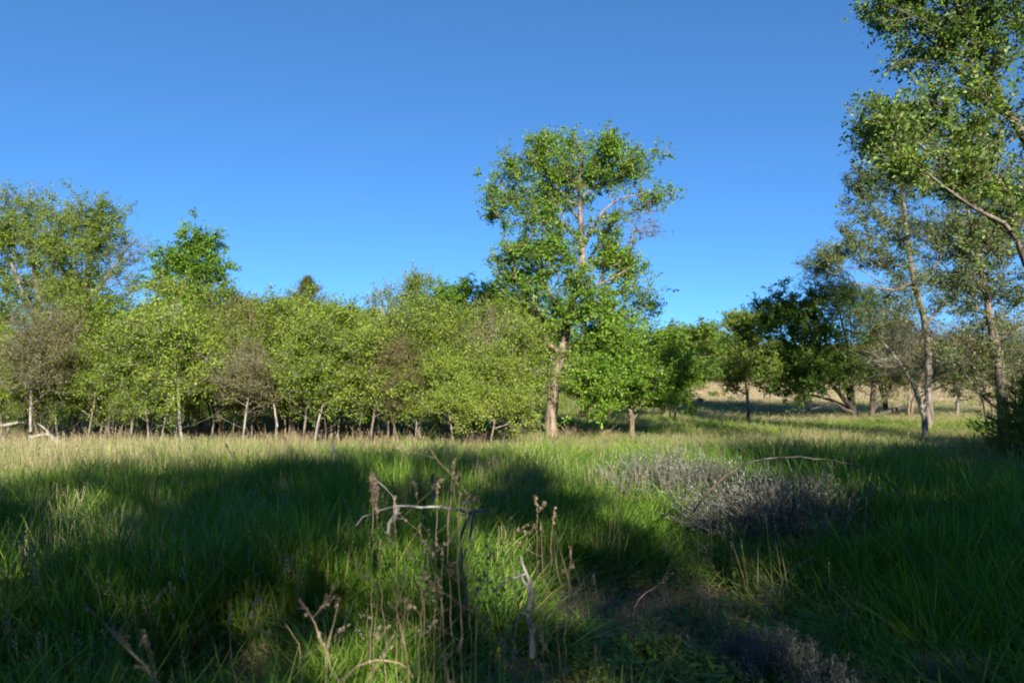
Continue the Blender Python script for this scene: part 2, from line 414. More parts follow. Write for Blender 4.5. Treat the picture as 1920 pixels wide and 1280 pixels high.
def seed_heads(rng, n, rad, hmin, hmax, headlen, headw, fluffy=True, lean=0.10):
    V = []; Fq = []; tv = []
    for b in range(n):
        a = rng.uniform(0, 2 * math.pi); rr = rad * math.sqrt(rng.uniform()); x0 = rr * math.cos(a); y0 = rr * math.sin(a)
        h = rng.uniform(hmin, hmax); la = rng.uniform(0, 6.28); ln = abs(rng.normal(0, lean)); sg = 4
        pts = [np.array([x0 + math.cos(la) * ln * h * f ** 1.7, y0 + math.sin(la) * ln * h * f ** 1.7, h * f]) for f in np.linspace(0, 1, sg + 1)]
        for k in range(sg):
            for (ux, uy) in ((1, 0), (0, 1)):
                o = len(V); w_ = 0.0013
                for P in (pts[k], pts[k + 1]):
                    V.append((P[0] - ux * w_, P[1] - uy * w_, P[2])); V.append((P[0] + ux * w_, P[1] + uy * w_, P[2]))
                Fq.append((o, o + 1, o + 3, o + 2)); tv += [0.4] * 4
        if fluffy:
            for k in range(10):
                f = k / 10; P = pts[-1] + np.array([math.cos(la) * ln * f * headlen, math.sin(la) * ln * f * headlen, (f - 0.6) * headlen])
                an = rng.uniform(0, 6.28); w_ = headw * (1 - abs(f - 0.35)); d = np.array([math.cos(an), math.sin(an), 0.9]) * w_
                s = np.array([-math.sin(an), math.cos(an), 0]) * w_ * 0.28; o = len(V)
                for q in (P, P + d * 0.5 + s, P + d, P + d * 0.5 - s): V.append(tuple(q))
                Fq.append((o, o + 1, o + 2, o + 3)); tv += [0.9] * 4
    return V, Fq, tv

def clump_col(name, builders, mat):
    cc = bpy.data.collections.new(name)
    for k, (V, Fq, tv) in enumerate(builders):
        o = bpy.data.objects.new("%s_%02d" % (name, k), mesh_from(name, np.array(V), np.array(Fq), None, mat, {"blade": np.array(tv)}))
        cc.objects.link(o)
    return cc

def scatter(name, coll, P, rot, scl, idx, tint, label, cat):
    me = bpy.data.meshes.new(name); me.vertices.add(len(P)); me.vertices.foreach_set("co", np.ascontiguousarray(P, dtype=np.float32).ravel())
    for k, a in (("rot", rot), ("scl", scl)):
        v = me.attributes.new(k, 'FLOAT_VECTOR', 'POINT'); v.data.foreach_set("vector", np.ascontiguousarray(a, dtype=np.float32).ravel())
    v = me.attributes.new("pick", 'INT', 'POINT'); v.data.foreach_set("value", np.ascontiguousarray(idx, dtype=np.int32))
    v = me.attributes.new("tint", 'FLOAT', 'POINT'); v.data.foreach_set("value", np.ascontiguousarray(tint, dtype=np.float32))
    o = obj(name, me); g = bpy.data.node_groups.new(name, 'GeometryNodeTree'); o.modifiers.new("scatter", 'NODES').node_group = g
    g.interface.new_socket("Geometry", in_out='INPUT', socket_type='NodeSocketGeometry'); g.interface.new_socket("Geometry", in_out='OUTPUT', socket_type='NodeSocketGeometry')
    N = g.nodes; L = g.links; gi = N.new("NodeGroupInput"); go = N.new("NodeGroupOutput"); ip = N.new("GeometryNodeInstanceOnPoints")
    ci = N.new("GeometryNodeCollectionInfo"); ci.inputs["Collection"].default_value = coll; ci.inputs["Separate Children"].default_value = True; ci.inputs["Reset Children"].default_value = True
    def na(nm, dt):
        a = N.new("GeometryNodeInputNamedAttribute"); a.data_type = dt; a.inputs["Name"].default_value = nm
        return next(s for s in a.outputs if s.enabled and s.name == "Attribute")
    L.new(gi.outputs[0], ip.inputs["Points"]); L.new(ci.outputs[0], ip.inputs["Instance"]); ip.inputs["Pick Instance"].default_value = True
    L.new(na("pick", 'INT'), ip.inputs["Instance Index"]); L.new(na("scl", 'FLOAT_VECTOR'), ip.inputs["Scale"])
    e2r = N.new("FunctionNodeEulerToRotation"); L.new(na("rot", 'FLOAT_VECTOR'), e2r.inputs[0]); L.new(e2r.outputs[0], ip.inputs["Rotation"])
    L.new(ip.outputs[0], go.inputs[0])
    return tag(o, label, cat, kind="stuff")

def grass_mat(name, stops, trans, tcol=(1.3, 1.2, 0.4)):
    m = leaf_mat(name, stops, trans=trans, attr="tint", atype='INSTANCER', rough=0.5, spec=0.3, tcol=tcol)
    n = m.node_tree; N = n.nodes; L = n.links                      # blade to blade variation inside a clump
    r = next(x for x in N if x.type == 'VALTORGB'); src = r.inputs[0].links[0].from_socket
    a = N.new("ShaderNodeAttribute"); a.attribute_name = "blade"
    ma = N.new("ShaderNodeMath"); ma.operation = 'MULTIPLY_ADD'; ma.inputs[1].default_value = 0.6; L.new(a.outputs["Fac"], ma.inputs[0])
    sb = N.new("ShaderNodeMath"); sb.operation = 'SUBTRACT'; sb.inputs[1].default_value = 0.30; L.new(src, sb.inputs[0]); L.new(sb.outputs[0], ma.inputs[2]); L.new(ma.outputs[0], r.inputs[0])
    return m

M['grass'] = grass_mat("grass_green", [(0, (0.047, 0.101, 0.016)), (0.4, (0.095, 0.203, 0.022)), (0.75, (0.203, 0.311, 0.034)), (1, (0.351, 0.392, 0.081))], 0.42)
M['dry'] = grass_mat("grass_dry", [(0, (0.170, 0.150, 0.060)), (0.5, (0.360, 0.315, 0.165)), (1, (0.540, 0.480, 0.310))], 0.3, (1.1, 1.0, 0.8))
M['broad'] = grass_mat("weed_leaf", [(0, (0.041, 0.095, 0.016)), (0.5, (0.095, 0.189, 0.022)), (1, (0.203, 0.297, 0.041))], 0.4)

gr = np.random.default_rng(11)
lush = clump_col("grass_clump", [ribbons(gr, 24, 0.10, 0.40, 1.05, 0.0105, 0.12, 0.24) for _ in range(6)], M['grass'])
fine = clump_col("fine_clump", [ribbons(gr, 26, 0.16, 0.5, 1.0, 0.0065, 0.14, 0.15, 3) for _ in range(4)], M['grass'])
def comb(a, b):
    return a[0] + b[0], a[1] + [tuple(i + len(a[0]) for i in f) for f in b[1]], a[2] + b[2]
dryc = clump_col("dry_clump", [comb(ribbons(gr, 9, 0.16, 0.3, 0.8, 0.005, 0.12, 0.15, 3), seed_heads(gr, 7, 0.15, 0.65, 1.1, 0.16, 0.014)) for _ in range(5)], M['dry'])
def rosette(rng, n):
    V = []; Fq = []; tv = []
    for b in range(n):
        a = rng.uniform(0, 6.28); h = rng.uniform(0.25, 1.0); r0 = rng.uniform(0, 0.5); el = rng.uniform(0.1, 0.8); Ln = rng.uniform(0.12, 0.3)
        c0 = np.array([math.cos(a) * r0, math.sin(a) * r0, h * 0.6]); b2 = rng.uniform(0, 6.28)
        d = np.array([math.cos(b2) * math.cos(el), math.sin(b2) * math.cos(el), math.sin(el)]); s = np.cross(d, (0, 0, 1)); s /= np.linalg.norm(s)
        o = len(V); tt = rng.uniform()
        for q in (c0, c0 + d * Ln * 0.45 + s * Ln * 0.17, c0 + d * Ln - np.array([0, 0, 0.03]), c0 + d * Ln * 0.45 - s * Ln * 0.17): V.append(tuple(q))
        Fq.append((o, o + 1, o + 2, o + 3)); tv += [tt] * 4
    return V, Fq, tv
weed = clump_col("weed_clump", [rosette(gr, 46) for _ in range(4)], M['broad'])

def wedge(rng, n, y0, y1, half=0.95, extra=1.5):
    """points spread over the area in front of the camera and some way past its edges"""
    y = np.sqrt(rng.uniform(y0 ** 2, y1 ** 2, n)); x = rng.uniform(-1, 1, n) * (half * y + extra)
    return x, y

def lowzone(x, y):
    """open, short-grown strip that runs from the soil patch into the distance right of centre: 0..1"""
    a = np.exp(-(((x - 1.15) / 1.25) ** 2 + ((y - 4.4) / 1.7) ** 2))
    b = np.exp(-(((x - 0.2) / 0.9) ** 2 + ((y - 3.4) / 0.7) ** 2))
    c_ = np.maximum(np.exp(-(((x - 1.9) / 0.9) ** 2 + ((y - 6.4) / 0.9) ** 2)) * 0.6, np.exp(-(((x + 1.35) / 0.5) ** 2 + ((y - 3.6) / 0.5) ** 2)))
    return np.clip(np.maximum(np.maximum(a, b), c_) * 1.25, 0, 1)

def under_trees(x, y):
    return sm(y, 17.6, 19) * (1 - sm(y, 25, 30)) * (1 - sm(x, 0.5, 3))

def layer(rng, n, y0, y1, hfun, wid, half=0.95, extra=1.5, keep=None, tintf=None, tilt=0.12, npick=6):
    x, y = wedge(rng, n, y0, y1, half, extra)
    if keep is not None:
        k = rng.uniform(0, 1, n) < keep(x, y); x = x[k]; y = y[k]
    h = hfun(x, y) * rng.uniform(0.75, 1.2, len(x)); w_ = wid(y) * rng.uniform(0.8, 1.25, len(x))
    P = np.stack([x, y, H(x, y) - 0.02], 1); rot = np.stack([rng.normal(0, tilt, len(x)), rng.normal(0, tilt, len(x)), rng.uniform(0, 6.28, len(x))], 1)
    return P, rot, np.stack([w_, w_, h], 1), rng.integers(0, npick, len(x)), tintf(x, y) + rng.normal(0, 0.13, len(x))

def cat_layers(ls): return [np.concatenate([l[k] for l in ls]) for k in range(5)]

def g_height(x, y):
    h = 0.30 + 0.30 * fbm(x / 1.3, y / 1.3, 31) + 0.36 * vnoise(x / 0.45, y / 0.45, 33)
    h = h * (1 - 0.86 * lowzone(x, y)) * (1 - 0.45 * under_trees(x, y))
    h = h * (1 - 0.06 * sm(-x, 2.5, 6) * sm(y, 8, 10))
    h = h * (1 - 0.45 * np.exp(-(((x - 1.0) / 0.9) ** 2 + ((y - 3.2) / 1.0) ** 2)))
    h = h * (1 - 0.35 * sm(y, 12, 17))
    return h * (1 - 0.35 * sm(y, 26, 34))
def g_keep(x, y): return np.clip(1 - 1.2 * soilpatch(x, y) - 0.9 * sm(dryness(x, y), 0.35, 0.75) - 0.35 * under_trees(x, y), 0.0, 1)
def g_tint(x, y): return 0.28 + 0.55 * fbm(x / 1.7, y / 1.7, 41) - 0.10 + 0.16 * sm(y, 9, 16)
rg = np.random.default_rng(3)
G = cat_layers([
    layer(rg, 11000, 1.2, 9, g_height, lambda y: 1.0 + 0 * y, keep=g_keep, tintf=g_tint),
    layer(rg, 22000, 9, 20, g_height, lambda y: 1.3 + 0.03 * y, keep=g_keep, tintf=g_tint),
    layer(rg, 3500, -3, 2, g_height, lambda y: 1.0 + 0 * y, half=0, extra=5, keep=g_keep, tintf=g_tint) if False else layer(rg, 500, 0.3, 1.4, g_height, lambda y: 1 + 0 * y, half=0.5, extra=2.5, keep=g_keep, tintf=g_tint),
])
scatter("meadow_grass", lush, *G[:5], "lush green blades of tall grass across the meadow", "grass")
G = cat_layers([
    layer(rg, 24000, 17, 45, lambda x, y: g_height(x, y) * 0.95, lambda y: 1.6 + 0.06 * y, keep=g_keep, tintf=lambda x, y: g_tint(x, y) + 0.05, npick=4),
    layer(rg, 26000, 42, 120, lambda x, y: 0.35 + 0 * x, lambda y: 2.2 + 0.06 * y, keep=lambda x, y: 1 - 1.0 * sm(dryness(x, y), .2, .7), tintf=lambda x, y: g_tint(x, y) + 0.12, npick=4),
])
scatter("distant_grass", fine, *G[:5], "green grass covering the far field behind the trees", "grass")
def d_keep(x, y):
    base = 0.20 + 0.9 * sm(fbm(x / 1.9 + 7, y / 1.6, 51), 0.42, 0.66)
    base = base * (0.55 + 0.45 * sm(y, 6, 11)) + 0.75 * sm(-x, 2.5, 6) * sm(y, 7.5, 10) * (1 - sm(y, 14, 17)) + 0.45 * sm(x, 2, 5) * sm(y, 13, 16)
    base = base + 0.9 * dryness(x, y) + 0.35 * under_trees(x, y) + 0.5 * np.exp(-(((x - 1.5) / 3.5) ** 2 + ((y - 19.5) / 2.2) ** 2))
    base = base * (1 - 0.8 * sm(x, 0.2, 0.8) * (1 - sm(y, 7, 9)))
    return np.clip(base * (1 - 0.6 * lowzone(x, y)), 0, 1)
def d_tint(x, y): return 0.45 + 0.5 * (fbm(x / 2, y / 2, 61) - 0.5)
D = cat_layers([
    layer(rg, 3200, 2.6, 9, lambda x, y: 0.60 + 0 * x, lambda y: 1.0 + 0 * y, keep=d_keep, tintf=d_tint, npick=5),
    layer(rg, 11000, 9, 22, lambda x, y: 0.68 - 0.20 * sm(y, 13, 19) + 0.05 * sm(-x, 2.5, 6), lambda y: 1.2 + 0.03 * y, keep=d_keep, tintf=d_tint, npick=5),
    layer(rg, 14000, 22, 48, lambda x, y: 0.40 - 0.15 * dryness(x, y), lambda y: 1.6 + 0.05 * y, keep=d_keep, tintf=lambda x, y: d_tint(x, y) + 0.35 * dryness(x, y), npick=5),
    layer(rg, 20000, 44, 110, lambda x, y: 0.28 + 0 * x, lambda y: 2.5 + 0.05 * y, keep=lambda x, y: 0.1 + 0.6 * dryness(x, y), tintf=lambda x, y: d_tint(x, y) + 0.35, npick=5),
])
scatter("dry_grass", dryc, *D[:5], "tan dry grass stalks with feathery seed heads", "dry grass")
Wd = cat_layers([
    layer(rg, 3000, 2.4, 8, lambda x, y: 0.16 + 0.12 * fbm(x, y, 71), lambda y: 0.32 + 0 * y, tilt=0.2,
          keep=lambda x, y: np.clip(lowzone(x, y) * 1.3 - 1.1 * soilpatch(x, y) + 0.06, 0.03, 1), tintf=g_tint, npick=4),
    layer(rg, 3000, 17, 30, lambda x, y: 0.45 + 0 * x, lambda y: 1.2 + 0 * y, keep=under_trees, tintf=lambda x, y: g_tint(x, y) + 0.1, npick=4)])
Lt = layer(rg, 2600, 2.8, 6.5, lambda x, y: 0.28 + 0 * x, lambda y: 0.5 + 0 * y, half=0.4, extra=0.6, tilt=1.3, keep=lambda x, y: np.clip(1.6 * soilpatch(x, y), 0, 1), tintf=lambda x, y: 0.1 + 0.4 * vnoise(x * 9, y * 9, 3), npick=5)
scatter("litter", dryc, *Lt, "flattened dead stems and litter strewn over the bare soil", "dead litter")
scatter("ground_cover", weed, *Wd[:5], "low leafy weeds carpeting the open ground", "weeds")

#@@TREES
# ------------------------------------------------------------------ the big tree in the middle
B, loc, lobe, stem = at(22.0, 1033)
trunk = stem([(1033, 850, .25), (1033, 810, .21), (1036, 760, .185), (1040, 715, .17), (1052, 660, .155), (1062, 610, .14), (1078, 550, .12), (1090, 500, .105), (1092, 440, .09), (1088, 400, .075), (1086, 350, .06), (1092, 300, .05), (1096, 285, .03)])
br = [stem([(1091, 470, .07), (1110, 430, .05, -.3), (1130, 395, .035, -.5), (1165, 370, .025, -.6), (1215, 362, .02, -.6)]),
      stem([(1088, 410, .05), (1060, 385, .035, .4), (1035, 350, .025, .6), (1015, 300, .025, .6)]),
      stem([(1086, 360, .06), (1110, 330, .04, .3), (1150, 300, .025, .5)]),
      stem([(1062, 612, .09), (1035, 560, .06, -.6), (1010, 500, .04, -1.0), (985, 460, .02, -1.2)]),
      stem([(1078, 552, .08), (1110, 540, .05, -.5), (1150, 520, .035, -.9), (1185, 500, .02, -1)]),
      stem([(1050, 665, .09), (1025, 640, .06, -.5), (1020, 600, .05, -.8), (1000, 560, .02, -1)])]
lobes = [lobe(1010, 275, 38, 30, 1.3), lobe(975, 310, 30, 26, 1.0), lobe(1080, 262, 35, 20, 1.2), lobe(1130, 280, 48, 30, 1.7), lobe(1190, 305, 42, 32, 1.6),
         lobe(1225, 365, 30, 22, 0.9), lobe(945, 360, 42, 26, 1.2), lobe(935, 395, 38, 18, 0.8), lobe(1000, 400, 55, 45, 2.2, -.6), lobe(960, 470, 45, 35, 1.6),
         lobe(1010, 470, 50, 40, 1.8, -.8), lobe(960, 525, 40, 22, 0.9), lobe(1070, 520, 55, 35, 1.6, -1), lobe(1165, 500, 45, 28, 1.2), lobe(1195, 545, 32, 30, 0.9),
         lobe(1120, 570, 65, 35, 1.7, -.8), lobe(1070, 590, 45, 30, 1.4, -1), lobe(1000, 590, 40, 35, 1.0), lobe(1175, 590, 45, 22, 0.9), lobe(1130, 620, 50, 25, 0.9),
         lobe(1080, 350, 70, 50, 3.0, .2, None, 0.42), lobe(1050, 440, 40, 40, 1.5, -.5), lobe(1145, 480, 50, 28, 1.5, -.3), lobe(1035, 310, 50, 32, 1.6), lobe(1030, 365, 40, 35, 1.3), lobe(1140, 430, 45, 30, .9, 0, None, .7), lobe(1150, 330, 50, 22, 1.1), lobe(1020, 540, 45, 40, 1.4, -.6), lobe(1095, 655, 50, 28, 1.3, -.4), lobe(1020, 650, 32, 28, .7, .5), lobe(1200, 570, 30, 35, .8), lobe(1190, 400, 45, 30, 0.7, 0, None, 0.02), lobe(1215, 440, 20, 40, 0.15, 0, None, 0.02)]
ms = make_tree(101, [trunk] + br, lobes, 1250, 62000, 0.09, M['bark_elm'], M['leaf_elm'], twigs=4, twl=0.42, bare=0.30, clump=0.24, spread=0.06, sides=10, tipr=0.0075)
plant_tree("elm_tree", B, ms, "tallest tree at centre, pale blotchy trunk rising above the whole thicket", "tree")

# bright young tree right of it, and its dark neighbour
B, loc, lobe, stem = at(21.0, 1185)
ms = make_tree(102, [stem([(1187, 830, .09), (1183, 780, .075), (1175, 720, .055), (1168, 670, .04), (1160, 620, .02)]),
                     stem([(1180, 750, .05), (1215, 710, .04, -.4), (1250, 680, .02, -.6)]), stem([(1178, 740, .05), (1130, 700, .035, -.6), (1090, 690, .02, -1)])],
               [lobe(1122, 700, 40, 35, 1.2, -.5), lobe(1115, 745, 38, 20, .8, -.6), lobe(1170, 660, 70, 45, 2), lobe(1180, 720, 75, 40, 2.2, -.5), lobe(1245, 700, 60, 35, 1.6), lobe(1295, 690, 25, 25, .5), lobe(1230, 650, 45, 35, 1), lobe(1255, 745, 30, 15, .4), lobe(1150, 615, 40, 30, .8)],
               480, 36000, 0.085, M['bark_brown'], M['leaf_elm'], twl=0.36, clump=0.28, tintbias=0.12)
plant_tree("elm_tree", B, ms, "low spreading bright green tree just right of the tallest tree", "tree")

# forked dark trunk left of the big tree
B, loc, lobe, stem = at(21.5, 983)
ms = make_tree(103, [stem([(984, 835, .13), (982, 795, .11), (978, 775, .10), (968, 750, .06), (955, 715, .045, -.3), (935, 670, .03, -.5)]),
                     stem([(981, 780, .09), (995, 755, .06), (1005, 715, .045), (1010, 660, .03)]), stem([(990, 765, .05), (1020, 735, .03, -.4), (1040, 700, .02, -.5)])],
               [lobe(930, 660, 60, 45, 1.6), lobe(985, 640, 45, 40, 1.3), lobe(950, 600, 60, 40, 1.4), lobe(985, 700, 30, 35, .6, -.4), lobe(920, 710, 50, 30, 1, -.4), lobe(970, 720, 35, 20, .5)],
               420, 30000, 0.07, M['bark_dark'], M['leaf_thicket'], twl=0.34, clump=0.28, tintbias=0.0)
plant_tree("forked_tree", B, ms, "small tree with a dark forked trunk just left of the tallest tree", "tree")

# dense dark crown behind, top at 880,520
B, loc, lobe, stem = at(27.0, 885)
ms = make_tree(104, [stem([(885, 820, .2), (885, 740, .17), (880, 660, .13), (885, 600, .08), (885, 560, .04)])],
               [lobe(885, 545, 45, 22, 1.2), lobe(850, 570, 40, 30, 1.2), lobe(930, 570, 40, 28, 1.2), lobe(890, 600, 75, 40, 2.4), lobe(840, 640, 40, 50, 1.3), lobe(950, 630, 50, 45, 1.5), lobe(890, 680, 80, 50, 2)],
               420, 38000, 0.095, M['bark_dark'], M['leaf_elm'], clump=0.36, tintbias=-0.12)
plant_tree("broadleaf_tree", B, ms, "dense dark green rounded tree rising behind the thicket left of centre", "tree")

# scrubby tree with thin reaching tops at 790,520
B, loc, lobe, stem = at(25.0, 745)
ms = make_tree(105, [stem([(745, 820, .12), (742, 740, .1), (735, 660, .07), (720, 590, .04), (712, 545, .02)]), stem([(742, 700, .06), (765, 630, .045), (778, 570, .03), (785, 528, .015)])],
               [lobe(712, 565, 26, 30, 1.0, 0, None, .5), lobe(740, 575, 30, 25, 1, 0, None, .7), lobe(785, 530, 14, 16, .5), lobe(778, 562, 22, 20, .8), lobe(735, 620, 60, 35, 2), lobe(680, 610, 30, 25, .8), lobe(740, 670, 70, 45, 2)],
               320, 22000, 0.065, M['bark_grey'], M['leaf_thicket'], twigs=5, clump=0.26, tintbias=-0.08)
plant_tree("scrub_tree", B, ms, "scrubby half bare tree with thin tops reaching up between cedar and dark rounded tree", "tree")

# cedar spire at 575,520
def conifer(seed, h, r, n, sprays, size, mat, bark, low=0.08, ragged=0.25, tintbias=0.0, expo=0.8):
    rng = np.random.default_rng(seed); parts = [tube([(0, 0, z) for z in np.linspace(0, h * 0.97, 8)], np.linspace(r * 0.10, 0.012, 8), 6)]
    z = h * (low + (1 - low) * rng.uniform(0, 1, n) ** 1.15); a = rng.uniform(0, 6.28, n)
    Rm = r * (1 - ((z / h - low) / (1 - low))) ** expo * (1 + rng.normal(0, ragged, n)).clip(0.35, 1.5) + 0.03
    b0 = np.stack([0 * z, 0 * z, z - Rm * 0.15], 1); tip = np.stack([np.cos(a) * Rm, np.sin(a) * Rm, z + Rm * rng.uniform(0.05, 0.5, n)], 1)
    parts.append(prisms(b0, tip, np.full(n, 0.014), np.full(n, 0.004), 3))
    i = rng.integers(0, n, sprays); f = rng.uniform(0.25, 1.08, sprays)[:, None]
    C = b0[i] + (tip[i] - b0[i]) * f + rng.normal(0, 0.03 + 0.008 * r, (sprays, 3)); D_ = tip[i] - b0[i]; D_ /= np.linalg.norm(D_, axis=1, keepdims=True); D_[:, 2] += 0.5
    V, Fq = merge(parts)
    tb = rng.normal(0, 0.16, n)
    return mesh_from("trunk", V, Fq, None, bark), leaves_mesh(C, D_, size, rng, 0.42 + tintbias + tb[i] + rng.normal(0, 0.15, sprays), mat, elong=2.0, up=0.1)
zc = lambda x, y, d: ray(x, y, d)[2] - float(H(ray(x, y, d)[0], d))
ms = conifer(201, zc(575, 518, 28), 4.2, 700, 34000, 0.06, M['cedar'], M['bark_brown'], tintbias=0.1, expo=1.0)
plant_tree("cedar_tree", (ray(575, 690, 28)[0], 28), ms, "dark pointed cedar whose spire stands above the left treeline", "tree")
# cedar bush at the right edge, sunlit yellow-green painted into its foliage
ms = conifer(202, 2.05, 1.0, 420, 24000, 0.060, M['cedar_painted_sun'], M['bark_brown'], low=0.05, ragged=0.3, tintbias=0.38)
plant_tree("cedar_bush", (ray(1955, 690, 11.2)[0], 11.2), ms, "bushy dark cedar, its sunlit yellowish tone painted in, at the right edge of the meadow", "shrub")

# left background trees
B, loc, lobe, stem = at(30.0, 60)
ms = make_tree(106, [stem([(62, 840, .26), (62, 740, .22), (65, 640, .18), (72, 560, .13), (60, 480, .09), (45, 420, .05), (30, 370, .02)]), stem([(68, 600, .11), (40, 540, .08, -.5), (10, 470, .05, -.5), (-10, 400, .02, -.5)]),
                     stem([(66, 570, .1), (100, 500, .06), (118, 430, .04), (122, 370, .015)])],
               [lobe(20, 440, 50, 45, 1.6), lobe(-40, 450, 60, 70, 1.8), lobe(40, 390, 40, 25, .9, 0, None, .35), lobe(10, 375, 40, 20, .6, 0, None, .15), lobe(90, 410, 35, 30, 1, 0, None, .7), lobe(30, 520, 75, 50, 2.2), lobe(90, 480, 40, 45, 1.4, 0, None, .6), lobe(110, 560, 60, 40, 1.4), lobe(-60, 560, 60, 60, 1.5)],
               620, 46000, 0.085, M['bark_grey2'], M['leaf_thicket'], twigs=5, twl=0.6, bare=0.3, clump=0.42, tintbias=-0.25)
plant_tree("broadleaf_tree", B, ms, "tall open crowned tree with bare grey twigs at the far left edge", "tree")
B, loc, lobe, stem = at(29.0, 165)
ms = make_tree(107, [stem([(165, 840, .22), (163, 740, .19), (160, 650, .16), (155, 580, .12), (165, 500, .08), (180, 430, .04), (185, 395, .015)]), stem([(158, 590, .09), (120, 520, .06), (105, 440, .03)]), stem([(158, 570, .09), (200, 520, .06), (235, 470, .035), (262, 440, .012)])],
               [lobe(125, 415, 45, 35, 1.5), lobe(185, 410, 50, 30, 1.7), lobe(150, 470, 75, 50, 2.6), lobe(215, 450, 38, 40, 1.3), lobe(170, 540, 80, 40, 2.2), lobe(245, 465, 28, 30, .9, 0, None, .08), lobe(240, 530, 35, 45, .9, 0, None, .25), lobe(100, 540, 50, 40, 1.2, 0, None, .5), lobe(170, 610, 90, 40, 1.6)],
               650, 48000, 0.075, M['bark_grey2'], M['leaf_thicket'], twigs=5, twl=0.5, bare=0.25, clump=0.40, tintbias=-0.12)
plant_tree("broadleaf_tree", B, ms, "broad olive green tree with bare pinkish twigs on its right side, behind left thicket", "tree")
B, loc, lobe, stem = at(27.5, 355)
ms = make_tree(108, [stem([(355, 840, .2), (352, 740, .17), (348, 650, .14), (345, 580, .1), (358, 510, .06), (372, 450, .02)])],
               [lobe(375, 458, 32, 26, 1.2), lobe(325, 480, 25, 22, .8), lobe(355, 500, 45, 30, 1.6), lobe(405, 510, 25, 30, .9), lobe(300, 520, 25, 25, .7), lobe(350, 560, 75, 35, 2), lobe(340, 620, 80, 45, 1.8), lobe(420, 560, 20, 25, .4)],
               420, 34000, 0.095, M['bark_dark'], M['leaf_elm'], clump=0.34, tintbias=-0.10)
plant_tree("broadleaf_tree", B, ms, "fresh green tree with a knobbly peaked top, second peak from left", "tree")

# ------------------------------------------------------------------ right group
# small tree in front of the tan slope
B, loc, lobe, stem = at(30.5, 1403)
ms = make_tree(109, [stem([(1404, 800, .085), (1402, 750, .075), (1398, 705, .06), (1402, 660, .04), (1400, 610, .015)])],
               [lobe(1400, 680, 45, 35, 1.5), lobe(1375, 710, 28, 22, .8), lobe(1410, 640, 40, 35, 1.2), lobe(1385, 610, 25, 22, .7), lobe(1430, 690, 25, 25, .6)],
               230, 13000, 0.095, M['bark_pale'], M['leaf_thicket'], clump=0.26, tintbias=-0.05)
plant_tree("young_tree", B, ms, "small lone tree with a straight pale trunk before the tan slope", "tree")
# dark multi-stemmed tree
B, loc, lobe, stem = at(33.0, 1600)
ms = make_tree(110, [stem([(1603, 800, .2), (1600, 765, .15), (1570, 735, .10, -.4), (1535, 690, .07, -.6), (1500, 640, .04, -.6), (1480, 600, .02)]),
                     stem([(1598, 770, .12), (1555, 748, .07, .3), (1500, 735, .04, .5), (1460, 730, .02, .5)]), stem([(1605, 790, .13), (1595, 720, .10), (1590, 650, .07), (1575, 590, .04), (1560, 540, .015)]),
                     stem([(1603, 785, .12), (1580, 700, .08, .5), (1548, 640, .06, .7), (1530, 590, .03, .7)]), stem([(1598, 775, .10), (1565, 755, .06, -.8), (1530, 765, .03, -1), (1500, 770, .015, -1)])],
               [lobe(1450, 590, 45, 38, 1.9), lobe(1500, 725, 55, 22, 1.0), lobe(1425, 700, 35, 30, .9), lobe(1560, 715, 50, 25, .7, 0, None, .5), lobe(1500, 570, 45, 26, 1.6), lobe(1430, 640, 40, 40, 1.6), lobe(1490, 640, 60, 45, 2.4), lobe(1540, 600, 45, 40, 1.4, 0, None, .7), lobe(1530, 690, 55, 35, 1.6), lobe(1470, 700, 50, 32, 1.5), lobe(1440, 680, 40, 35, 1.2), lobe(1560, 660, 40, 40, .8, 0, None, .4), lobe(1590, 700, 40, 40, .5, 0, None, .15)],
               850, 60000, 0.10, M['bark_dark'], M['leaf_dark'], clump=0.40, tintbias=0.05)
plant_tree("multistem_tree", B, ms, "dark green tree fanning leftward in several leaning stems before the tan slope", "tree")
B, loc, lobe, stem = at(32.0, 1636)
ms = make_tree(111, [stem([(1634, 800, .17), (1636, 760, .13), (1640, 700, .10), (1636, 640, .08), (1625, 570, .05), (1600, 520, .02)]), stem([(1636, 770, .1), (1665, 740, .06), (1680, 690, .04), (1690, 640, .02)]),
                     stem([(1638, 700, .06), (1670, 640, .04), (1680, 570, .02)]), stem([(1636, 780, .1), (1690, 765, .07), (1740, 735, .04), (1790, 715, .02)])],
               [lobe(1560, 530, 55, 32, 1.6, 0, None, .3), lobe(1600, 560, 60, 40, 1.6, 0, None, .6), lobe(1650, 590, 50, 60, 1.5, 0, None, .5), lobe(1620, 640, 60, 50, 1.5, 0, None, .5), lobe(1690, 650, 55, 60, 1.6, 0, None, .5), lobe(1540, 505, 30, 18, .6, 0, None, .2), lobe(1760, 700, 60, 45, 1.2, 0, None, .35), lobe(1650, 720, 60, 30, .8, 0, None, .2)],
               760, 26000, 0.08, M['bark_dark'], M['leaf_dark'], twigs=7, twl=0.55, clump=0.36, tintbias=0.1)
plant_tree("multistem_tree", B, ms, "half bare grey twigged tree with two upright stems behind the leaning trunk", "tree")
